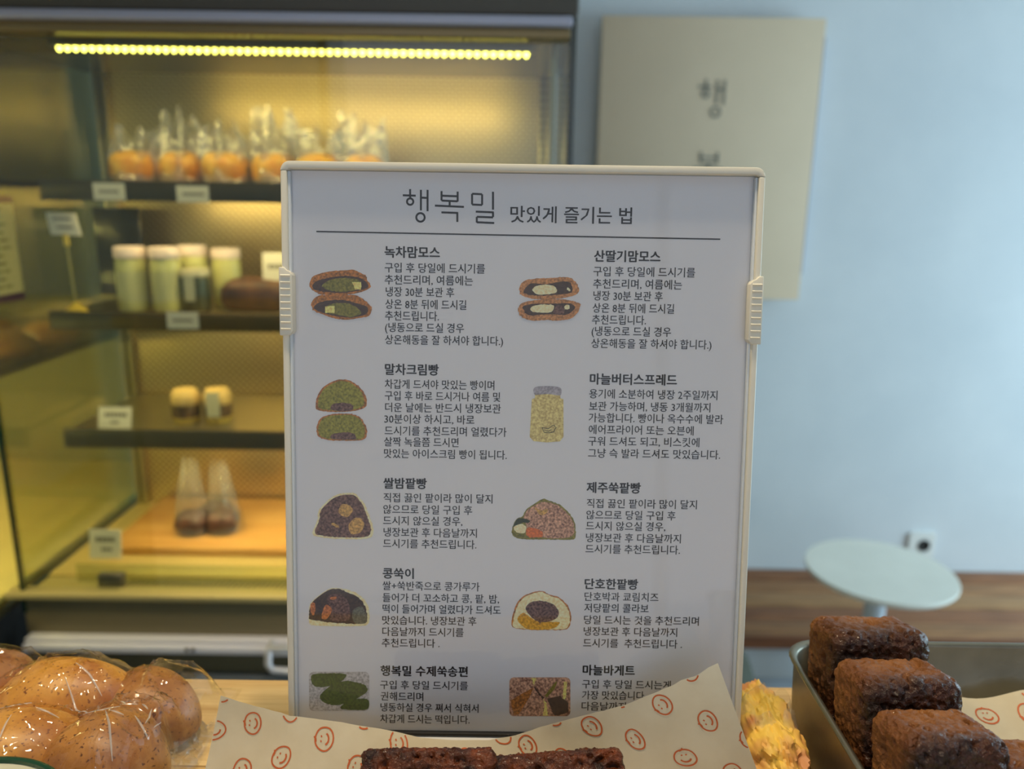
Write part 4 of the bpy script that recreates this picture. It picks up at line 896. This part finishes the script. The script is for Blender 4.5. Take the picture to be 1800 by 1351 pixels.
def smiley(fn, metric, uv, rot, size, parent, vmax=1.0, umin=0.0, umax=1.0, eps=.00022, seed=0, side=1):
    """print one smiley on the curved sheet: fn(u,v)->point, metric(u,v)->(mm across, mm up)"""
    rnd = random.Random(seed); mx, my = metric(*uv)
    mb = MB(); cr, sr = math.cos(rot), math.sin(rot)
    def put(x, y):
        X = x*cr - y*sr; Y = x*sr + y*cr
        return (uv[0]+X/mx, uv[1]+Y/my)
    def ribbon(pts, wd, close=False):
        n = len(pts); ok = []
        vs = []; 
        for i in range(n):
            a = Vector(pts[i-1] if (i > 0 or close) else pts[0]); b = Vector(pts[(i+1) % n] if (i < n-1 or close) else pts[-1])
            d = (b-a).normalized(); q = Vector((-d.y, d.x))*wd/2; p = Vector(pts[i])
            for w_ in (p+q, p-q):
                u, v = put(w_.x, w_.y); ok.append(v < vmax and umin < u < umax)
                c = fn(u, v); du = fn(u+.004, v)-fn(u-.004, v); dv = fn(u, v+.01)-fn(u, v-.01)
                nr = du.cross(dv).normalized()*side
                vs.append(tuple(c + nr*eps))
        fs = []
        for i in range(n if close else n-1):
            f = (2*i, 2*((i+1) % n), 2*((i+1) % n)+1, 2*i+1)
            if all(ok[k] for k in f): fs.append(f)
        if fs: mb.add(vs, fs)
    rx, ry = 4.25*size, 5.1*size
    N = 30; j1, j2 = rnd.uniform(.92, 1.05), rnd.uniform(0, 6)
    ribbon([((rx*j1*(1+.035*math.sin(2*t+j2)))*math.cos(t), (ry*(1+.03*math.sin(3*t+j2)))*math.sin(t)) for t in [2*PI*k/N for k in range(N)]], .72*size, True)
    ribbon([(-rx*j1-.5, .6), (-rx*j1+.3, -.4), (-rx*j1+.55, -1.6)], .8*size)
    # eyes on the left, mouth bowing to the right, as in ':)'
    for y in (1.15, -.95): ribbon([(-1.75*size, y*size-.30), (-1.15*size, y*size-.05)], .85*size)
    ribbon([(.0*size+2.1*size*math.cos(t), 0+2.6*size*math.sin(t)) for t in [-1.2+2.4*k/9 for k in range(10)]], .78*size)
    if mb.f: wp(mb, 'printed_smiley', m_smile, parent, smooth=False)
def met1(u, v):
    return (max(1, (S1(min(u+.02, .999), v)-S1(max(u-.02, .001), v)).length/(min(u+.02, .999)-max(u-.02, .001))*1000), (topat(u)-BL.lerp(BR, u)).length*1000)
UV = [(0.002,.643),(.068,.803),(.209,.768),(.132,.482),(.066,.29),(.276,.467),(.358,.854),(.002,1.05),(.135,1.06),(.286,1.12),(.491,.678),(.435,1.165),(.576,1.06),(.616,.798),(.671,.52),(.748,.859),(.887,.884),(.95,.668),(.815,.643),(.887,.412),(.958,.251),(.953,1.045),(1.03,.859),(.82,1.09),(.685,1.10),(1.006,.482)]
for k, uv in enumerate(UV):
    rot = {3: -.5, 4: .1, 0: -.9, 19: -1.55, 16: .35, 15: .3, 5: -.5}.get(k, ((k*37) % 10 - 4)*.03)
    smiley(S1, met1, uv, rot, .98, pap, seed=k, side=1)

# ================================================================== caramelised cakes
def cake_mat(name, side, side2, face, face2, thr=-.010, blend=.010):
    m = mat(name, side, 0.5)
    nt = m.node_tree; b = nt.nodes['Principled BSDF']; L_ = nt.links
    tc = nt.nodes.new('ShaderNodeTexCoord'); sp = nt.nodes.new('ShaderNodeSeparateXYZ'); L_.new(tc.outputs['Object'], sp.inputs[0])
    n1 = nd(nt, 'ShaderNodeTexNoise', Scale=90, Detail=5); L_.new(tc.outputs['Object'], n1.inputs['Vector'])
    n3 = nd(nt, 'ShaderNodeTexNoise', Scale=32, Detail=4); L_.new(tc.outputs['Object'], n3.inputs['Vector'])
    def ramp(a, c, lo=.35, hi=.68, src=n1):
        r = nt.nodes.new('ShaderNodeValToRGB'); r.color_ramp.elements[0].color = lin(a); r.color_ramp.elements[1].color = lin(c)
        r.color_ramp.elements[0].position = lo; r.color_ramp.elements[1].position = hi; L_.new(src.outputs['Fac'], r.inputs['Fac']); return r
    rs = ramp(side, side2, src=n3); rf = ramp(face, face2)
    ma = nt.nodes.new('ShaderNodeMath'); ma.operation = 'MULTIPLY_ADD'; ma.inputs[1].default_value = .016; L_.new(n3.outputs['Fac'], ma.inputs[0]); L_.new(sp.outputs['Y'], ma.inputs[2])
    mr = nt.nodes.new('ShaderNodeMapRange'); mr.inputs['From Min'].default_value = thr-blend/2+.008; mr.inputs['From Max'].default_value = thr+blend/2+.008
    L_.new(ma.outputs[0], mr.inputs['Value'])
    mx = nt.nodes.new('ShaderNodeMixRGB'); L_.new(mr.outputs[0], mx.inputs[0]); L_.new(rf.outputs[0], mx.inputs[1]); L_.new(rs.outputs[0], mx.inputs[2])
    L_.new(mx.outputs[0], b.inputs['Base Color'])
    mr2 = nt.nodes.new('ShaderNodeMapRange'); mr2.inputs['To Min'].default_value = .26; mr2.inputs['To Max'].default_value = .60; L_.new(mr.outputs[0], mr2.inputs['Value']); L_.new(mr2.outputs[0], b.inputs['Roughness'])
    n2 = nd(nt, 'ShaderNodeTexNoise', Scale=520, Detail=3, Roughness=.7); L_.new(tc.outputs['Object'], n2.inputs['Vector'])
    v2 = nd(nt, 'ShaderNodeTexVoronoi', Scale=330); L_.new(tc.outputs['Object'], v2.inputs['Vector'])
    ad = nt.nodes.new('ShaderNodeMath'); ad.operation = 'ADD'; L_.new(n2.outputs['Fac'], ad.inputs[0]); L_.new(v2.outputs['Distance'], ad.inputs[1])
    bp = nd(nt, 'ShaderNodeBump', Strength=1.0, Distance=.0014); L_.new(ad.outputs[0], bp.inputs['Height']); L_.new(bp.outputs['Normal'], b.inputs['Normal'])
    b.inputs['Coat Weight'].default_value = .14; b.inputs['Specular IOR Level'].default_value = .35
    return m
m_cake = cake_mat('caramel_cake', (150, 96, 44), (98, 54, 24), (30, 14, 8), (72, 36, 18))
m_cake2 = cake_mat('dark_caramel_cake', (110, 54, 20), (58, 26, 12), (44, 20, 9), (120, 58, 22), thr=.03)
def cake(name, loc, size, rot, seed, m_, label, rad=.007, jag=1.0, group=None, cuts=58):
    t = thing(name, loc, label, 'cake', rot=rot, group=group)
    bm = bmesh.new(); bmesh.ops.create_cube(bm, size=2.0)
    bmesh.ops.subdivide_edges(bm, edges=bm.edges[:], cuts=cuts, use_grid_fill=True)
    hx, hy, hz = size[0]/2, size[1]/2, size[2]/2
    for v in bm.verts:
        p = Vector((v.co.x*hx, v.co.y*hy, v.co.z*hz))
        c = Vector((max(-hx+rad, min(hx-rad, p.x)), max(-hy+rad, min(hy-rad, p.y)), max(-hz+rad, min(hz-rad, p.z))))
        d = p - c
        nrm = d.normalized() if d.length > 1e-9 else Vector((v.co.x if abs(v.co.x) > .99 else 0, v.co.y if abs(v.co.y) > .99 else 0, v.co.z if abs(v.co.z) > .99 else 0)).normalized()
        if d.length > 1e-9: p = c + nrm*rad if d.length > rad*.999 else p
        q = p + Vector((seed*.31, seed*.17, seed*.07))
        a = .0008*fbm(q, 60, 2) + .00070*jag*fbm(q, 330, 3)
        pit = noise.noise(q*300)
        if pit > .30: a -= (pit-.30)*.0060*jag
        big = noise.noise(q*75)
        if big > .46: a -= (big-.46)*.012
        p = p + nrm*a; p.z += hz; v.co = p
    me = bpy.data.meshes.new('crumb'); bm.to_mesh(me); bm.free(); me.materials.append(m_)
    for pl in me.polygons: pl.use_smooth = True
    o_ = bpy.data.objects.new('crumb', me); COL.objects.link(o_); o_.parent = t
    return t
A = math.radians(-13)
g_ = 'caramel cakes in the metal tray'
cake('caramel_cake', (.1850, .342, 1.3285), (.0505, .034, .0640), (A, 0, .03), 1, m_cake, 'caramelised square cake at the back of the row in the metal tray', group=g_)
cake('caramel_cake', (.1812, .303, 1.3285), (.0465, .034, .0640), (A, 0, .04), 2, m_cake, 'caramelised square cake in the middle of the row in the metal tray', group=g_)
cake('caramel_cake', (.1806, .265, 1.3285), (.0430, .035, .0640), (A, 0, .05), 3, m_cake, 'caramelised square cake at the front of the row in the metal tray', group=g_)
cake('caramel_cake', (.2288, .268, 1.3285), (.054, .034, .0500), (A*.6, 0, -.05), 4, m_cake, 'dark caramelised cake alone at the right edge of the picture', group=g_)
cake('dark_cake', (-.0335, .262, 1.3212), (.0580, .024, .0520), (math.radians(-38), 0, .02), 5, m_cake2, 'dark brown cake slab on the smiley paper, left one', rad=.003, jag=1.8, group='dark cake slabs on the smiley paper')
cake('dark_cake', (.0255, .264, 1.3216), (.0580, .024, .0500), (math.radians(-38), math.radians(-6), .0), 6, m_cake2, 'dark brown cake slab on the smiley paper, tilted right one', rad=.003, jag=1.8, group='dark cake slabs on the smiley paper')

# ================================================================== aluminium tray
tr = wthing('metal_tray', (.30, .24, 1.3202), 'worn aluminium baking tray of caramel cakes at lower right', 'tray')
m_tray = mat('tray_aluminium', (150, 146, 132), 0.38, 0.9, col2=(128, 124, 110), nscale=14, bump=.25, bscale=420, bdist=.0003)
def traymesh(x0, x1, y0, y1, z0, z1, tap=.006, r=.018, th=.0012):
    mb = MB(); rings = []
    def ring(off, z, rr_): return [(x, y, z) for x, y in rrect(x0+off, y0+off, x1-off, y1-off, rr_, 8)]
    spec = [(tap+.002, z0, r), (tap, z0+.0015, r), (.0016, z1-.004, r), (.0002, z1-.003, r), (-.0006, z1-.0012, r), (0.0, z1-.0002, r), (.0012, z1, r), (.0024, z1-.0006, r), (.0030, z1-.002, r), (tap+th, z0+.003, r), (tap+th+.002, z0+.0014, r)]
    R = [ring(*s_) for s_ in spec]; n = len(R[0])
    mb.add([p for q in R for p in q], [(i*n+k, i*n+(k+1) % n, (i+1)*n+(k+1) % n, (i+1)*n+k) for i in range(len(R)-1) for k in range(n)] + [tuple(range(n-1, -1, -1)), tuple((len(R)-1)*n+k for k in range(n))])
    return mb
wp(traymesh(.1515, .452, .105, .3825, 1.3204, 1.3650, tap=.003), 'pan', m_tray, tr, angle=50)
pp2 = wthing('tray_paper', (.30, .24, 1.3225), 'smiley printed greaseproof paper lining the metal tray', 'paper')
def sm(a, b, x): t = min(max((x-a)/(b-a), 0), 1); return t*t*(3-2*t)
def S2(u, v):
    x = .1625 + u*.275; y = .118 + v*.248
    e = sm(.200, .240, x); wob = .004*math.sin((x-.20)*95) + .003*math.sin(x*41)
    yy = .118 + v*(.248 - .010*(1-e))
    rise = sm(.305, .368, yy)*(.0225+wob*.8)*e
    return Vector((x, yy, 1.3232 + rise + .0004*math.sin(x*160)*e))
mb = MB(); mb.grid(lambda u, v: tuple(S2(u, v)), 60, 50); wp(mb, 'sheet', m_parch, pp2, angle=80)
def met2(u, v): return (275, 248)
for k, (uv, rot) in enumerate((((.330, .953), -1.5), ((.405, .945), .15), ((.436, .992), -1.3), ((.60, .80), -1.2), ((.47, .78), .3), ((.40, .70), -.4))):
    smiley(S2, met2, uv, rot, 1.1, pp2, vmax=.995, seed=40+k, side=1)

# ================================================================== golden buns in a clear bag, lower left
def bun_mat(name, c1, c2, c3):
    m = mat(name, c1, .42, col2=c2, nscale=30, detail=7, lo=.40, hi=.60, bump=.25, bscale=420, coat=.0, bdist=.0006)
    nt = m.node_tree; b = nt.nodes['Principled BSDF']; prev = b.inputs['Base Color'].links[0].from_socket
    tc = nt.nodes.new('ShaderNodeTexCoord'); n = nd(nt, 'ShaderNodeTexNoise', Scale=560, Detail=1); nt.links.new(tc.outputs['Object'], n.inputs['Vector'])
    r = nt.nodes.new('ShaderNodeValToRGB'); r.color_ramp.elements[0].position = .61; r.color_ramp.elements[1].position = .72
    r.color_ramp.elements[0].color = (0, 0, 0, 1); r.color_ramp.elements[1].color = (1, 1, 1, 1); nt.links.new(n.outputs['Fac'], r.inputs['Fac'])
    mx = nt.nodes.new('ShaderNodeMixRGB'); nt.links.new(r.outputs[0], mx.inputs[0]); nt.links.new(prev, mx.inputs[1]); mx.inputs[2].default_value = lin(c3)
    nt.links.new(mx.outputs[0], b.inputs['Base Color']); return m
m_bunA = bun_mat('golden_bun_crust', (216, 154, 62), (172, 104, 40), (132, 74, 30))
m_bunB = bun_mat('speckled_bun_crust', (186, 128, 62), (138, 82, 40), (98, 54, 26))
BUNS = []
def bun(x, y, lx, ly, lz, rz, tilt, seed, m_, label, peak=.35, base=1.3203):
    t = thing('golden_bun', (x, y, base), label, 'bun', rot=(0, 0, rz), group='golden buns in the clear bag')
    mb = MB()
    def fn(u, v):
        th = 2*PI*u; ph = -PI/2 + PI*v
        c, s = math.cos(th), math.sin(th); e = 2/2.5
        c = math.copysign(abs(c)**e, c); s = math.copysign(abs(s)**e, s)
        cp = abs(math.cos(ph))**(2/2.3); sp_ = math.copysign(abs(math.sin(ph))**(2/2.3), math.sin(ph))
        X, Y, Z = c*cp, s*cp, sp_
        Y *= 1 - peak*X            # narrower at one end: a rounded wedge
        Z *= 1 + .18*math.cos(X*1.6+tilt) - .10
        p = Vector((X*lx, Y*ly, Z*lz)); p *= 1 + .045*fbm(p + Vector((seed, 0, seed)), 28, 3)
        p.z = max(p.z, -lz*.72) + lz*.72
        p.x += tilt*p.z*.25
        return tuple(p)
    mb.grid(fn, 64, 40); mb.build('crust', m_, t)
    BUNS.append((x, y, lx, ly, lz*1.72, rz))
    return t
bun(-.2885, .3590, .034, .026, .0225, .9, 0, 1, m_bunB, 'golden bun cut by the left picture edge, at the back of the clear bag')
bun(-.2330, .3510, .0365, .0235, .0240, .10, .3, 2, m_bunA, 'large wedge-shaped golden bun, at the back of the clear bag', .30)
bun(-.1905, .3555, .0290, .0215, .0185, -.25, -.2, 3, m_bunB, 'brown bun at the right rear of the clear bag', .25)
bun(-.2330, .3065, .0350, .0240, .0245, .35, .2, 4, m_bunA, 'split-topped golden bun at the front of the clear bag', .15)
bun(-.1880, .3100, .0285, .0260, .0235, -.5, -.1, 5, m_bunB, 'brown speckled bun at the front right of the clear bag', .15)
bun(-.2930, .3080, .0300, .0240, .0200, .4, 0, 6, m_bunA, 'golden bun at the lower left edge of the clear bag')
def bunh(x, y):
    h = 0
    for bx, by, lx, ly, hz, rz in BUNS:
        c, s = math.cos(-rz), math.sin(-rz); dx, dy = x-bx, y-by
        X = (dx*c-dy*s)/(lx*1.04+.002); Y = (dx*s+dy*c)/(ly*1.04+.002); q = X*X+Y*Y
        if q < 1: h = max(h, hz*(1-q)**.42)
    return h
def filmz(x, y):
    h = 0; tot = 0
    for dx in (-.012, -.006, 0, .006, .012):
        for dy in (-.012, -.006, 0, .006, .012):
            h = max(h, bunh(x+dx, y+dy) - (dx*dx+dy*dy)*55)
    return h
bg = wthing('bun_bag', (-.24, .325, 1.3203), 'shiny clear plastic bag wrapped around the golden buns, lower left', 'bag')
mb = MB(); NU, NV = 150, 110
def fb(u, v):
    x = -.345 + u*.190; y = .262 + v*.132
    # right end gathers into a crumpled flap
    h = filmz(x, y) + .0022
    r1 = abs(noise.noise(Vector((x*38+y*22, y*30-x*10, .3)))); r2 = abs(noise.noise(Vector((x*95, y*80, 2.1))))
    k = sm(-.20, -.165, x)
    h += (.0030*(1-min(1, r1*5))**2 + .0012*(1-min(1, r2*4))**2)
    h += k*(.006*(1-min(1, r1*4)) + .004)
    edge = min(sm(-.156, -.166, x), sm(.262, .275, y), sm(.394, .384, y))
    h = h*edge + .0004
    x += .004*noise.noise(Vector((y*60, 5, 0)))*k
    return (x, y, 1.3205+h)
mb.grid(fb, NU, NV)
wp(mb, 'film', film('bun_bag_film', (.985, .985, .98), .03, 1.38, .06, bump=.25, bscale=90), bg, angle=60)

CREASES = [[(-0.2268, 0.2941), (-0.2293, 0.3089)], [(-0.2245, 0.319), (-0.2181, 0.3175), (-0.2112, 0.3148)], [(-0.2244, 0.343), (-0.2122, 0.3298), (-0.2034, 0.3223), (-0.1983, 0.3159)], [(-0.2239, 0.3525), (-0.2149, 0.3479), (-0.2048, 0.3397)], [(-0.2008, 0.3166), (-0.1915, 0.3168), (-0.1858, 0.3219)], [(-0.1895, 0.3157), (-0.1827, 0.306), (-0.1746, 0.2912)], [(-0.1883, 0.3165), (-0.18, 0.3139)], [(-0.193, 0.3346), (-0.1881, 0.3282), (-0.185, 0.3253)], [(-0.1949, 0.3372), (-0.1891, 0.3383), (-0.1856, 0.3375), (-0.184, 0.3313)], [(-0.1737, 0.3272), (-0.1706, 0.3181), (-0.1697, 0.3125)], [(-0.1658, 0.3194), (-0.1659, 0.3126)], [(-0.2422, 0.3178), (-0.2357, 0.3204), (-0.2299, 0.3243)], [(-0.1823, 0.3348), (-0.1746, 0.3255)], [(-0.1761, 0.316), (-0.1654, 0.3056)]]
cm = MB()
for pts in CREASES:
    P_ = []
    for (ax, ay), (bx, by) in zip(pts[:-1], pts[1:]):
        for k in range(8): t = k/8; P_.append((ax+(bx-ax)*t, ay+(by-ay)*t))
    P_.append(pts[-1]); n = len(P_); vs = []
    for i, (x, y) in enumerate(P_):
        t = i/(n-1); wd = .0005*math.sin(PI*min(max(t, .04), .96))**.5
        dx, dy = P_[min(i+1, n-1)][0]-P_[max(i-1, 0)][0], P_[min(i+1, n-1)][1]-P_[max(i-1, 0)][1]; L_ = math.hypot(dx, dy); qx, qy = -dy/L_*wd, dx/L_*wd
        z = 1.3205 + filmz(x, y) + .0032
        vs += [(x-qx, y-qy, z-.0001), (x, y, z+.0001), (x+qx, y+qy, z-.0001)]
    cm.add(vs, [(3*i+a, 3*i+a+1, 3*i+a+4, 3*i+a+3) for i in range(n-1) for a in (0, 1)])
tag(wp(cm, 'crease_glints', film('crease_glint_film', (.98, .97, .95), .12, 1.4, .2, haze=.35), bg), None, None, kind='stuff')  # whitish strips along the creases, highlights put into the colour
cm = MB()
def fe(u, v):
    x = -.186 + u*.028; y = .322 + v*.040; q = Vector((x*150, y*130, 1.7))
    z = 1.3212 + .013*math.sin(PI*u)**.6*math.sin(PI*v)**.6*(.35+.9*abs(noise.noise(q)))
    return (x + .006*noise.noise(q*1.7), y + .006*noise.noise(q*1.3+Vector((4, 4, 4))), z)
cm.grid(fe, 26, 30); wp(cm, 'crumpled_end', film('crumple_film', (.98, .98, .97), .10, 1.5, .05, haze=.03), bg, smooth=False)

# ================================================================== pastry in a clear bag, between sign and tray
pa = wthing('garlic_pastry', (.1335, .338, 1.3205), 'lumpy yellow-brown pastry in a clear bag between sign and tray', 'pastry')
mb = MB()
def fp(u, v):
    th = 2*PI*u; ph = -PI/2+PI*v; p = Vector((math.cos(th)*math.cos(ph), math.sin(th)*math.cos(ph), math.sin(ph)))
    k = 1 + .20*noise.noise(p*3.4) + .13*abs(noise.noise(p*7)) + .05*noise.noise(p*16)
    q = Vector((p.x*.0155*k, p.y*.040*k, p.z*.0180*k)); q.z = max(q.z, -.0135)+.0135
    return (q.x+.1315, q.y+.338, q.z+1.3206)
mb.grid(fp, 90, 60)
wp(mb, 'crust', mat('pastry_yellow', (238, 196, 84), .55, col2=(206, 140, 84), nscale=46, detail=2, lo=.40, hi=.58), pa)
pb = wthing('pastry_bag', (.134, .345, 1.3204), 'crinkled clear bag around the yellow pastry beside the sign', 'bag')
mb = MB(); bagshape(mb, .0190, .044, .034, 31, nu=90, nv=26, tip=.62); mb.v = [(a+.1315-.1*a, b+.342, c+1.3204) for a, b, c in mb.v]
wp(mb, 'film', film('pastry_bag_film', (.97, .98, .99), .03, 1.30, .08, bump=.3, bscale=90, haze=.08), pb)

# ================================================================== enamel dish, lower left corner
di = wthing('enamel_dish', (-.213, .2345, 1.3202), 'cream enamel dish with dark green rim in the lower left corner', 'dish')
Cd = (-.213, .2345, 1.3202)
wp(MB().lathe([(.030, 0), (.031, .002), (.040, .020), (.0455, .042), (.0462, .0445), (.0440, .0445), (.0420, .0405), (.030, .0385), (.0005, .038)], Cd, 72), 'bowl', mat('enamel_cream', (242, 236, 206), .2, coat=.5), di)
rp = MB(); n = 72
path = [(Cd[0]+.0455*math.cos(2*PI*k/n), Cd[1]+.0455*math.sin(2*PI*k/n), Cd[2]+.0450) for k in range(n+1)]
rp.tube(path, .0015, 8); wp(rp, 'green_rim', mat('enamel_green', (24, 66, 42), .25, coat=.4), di)
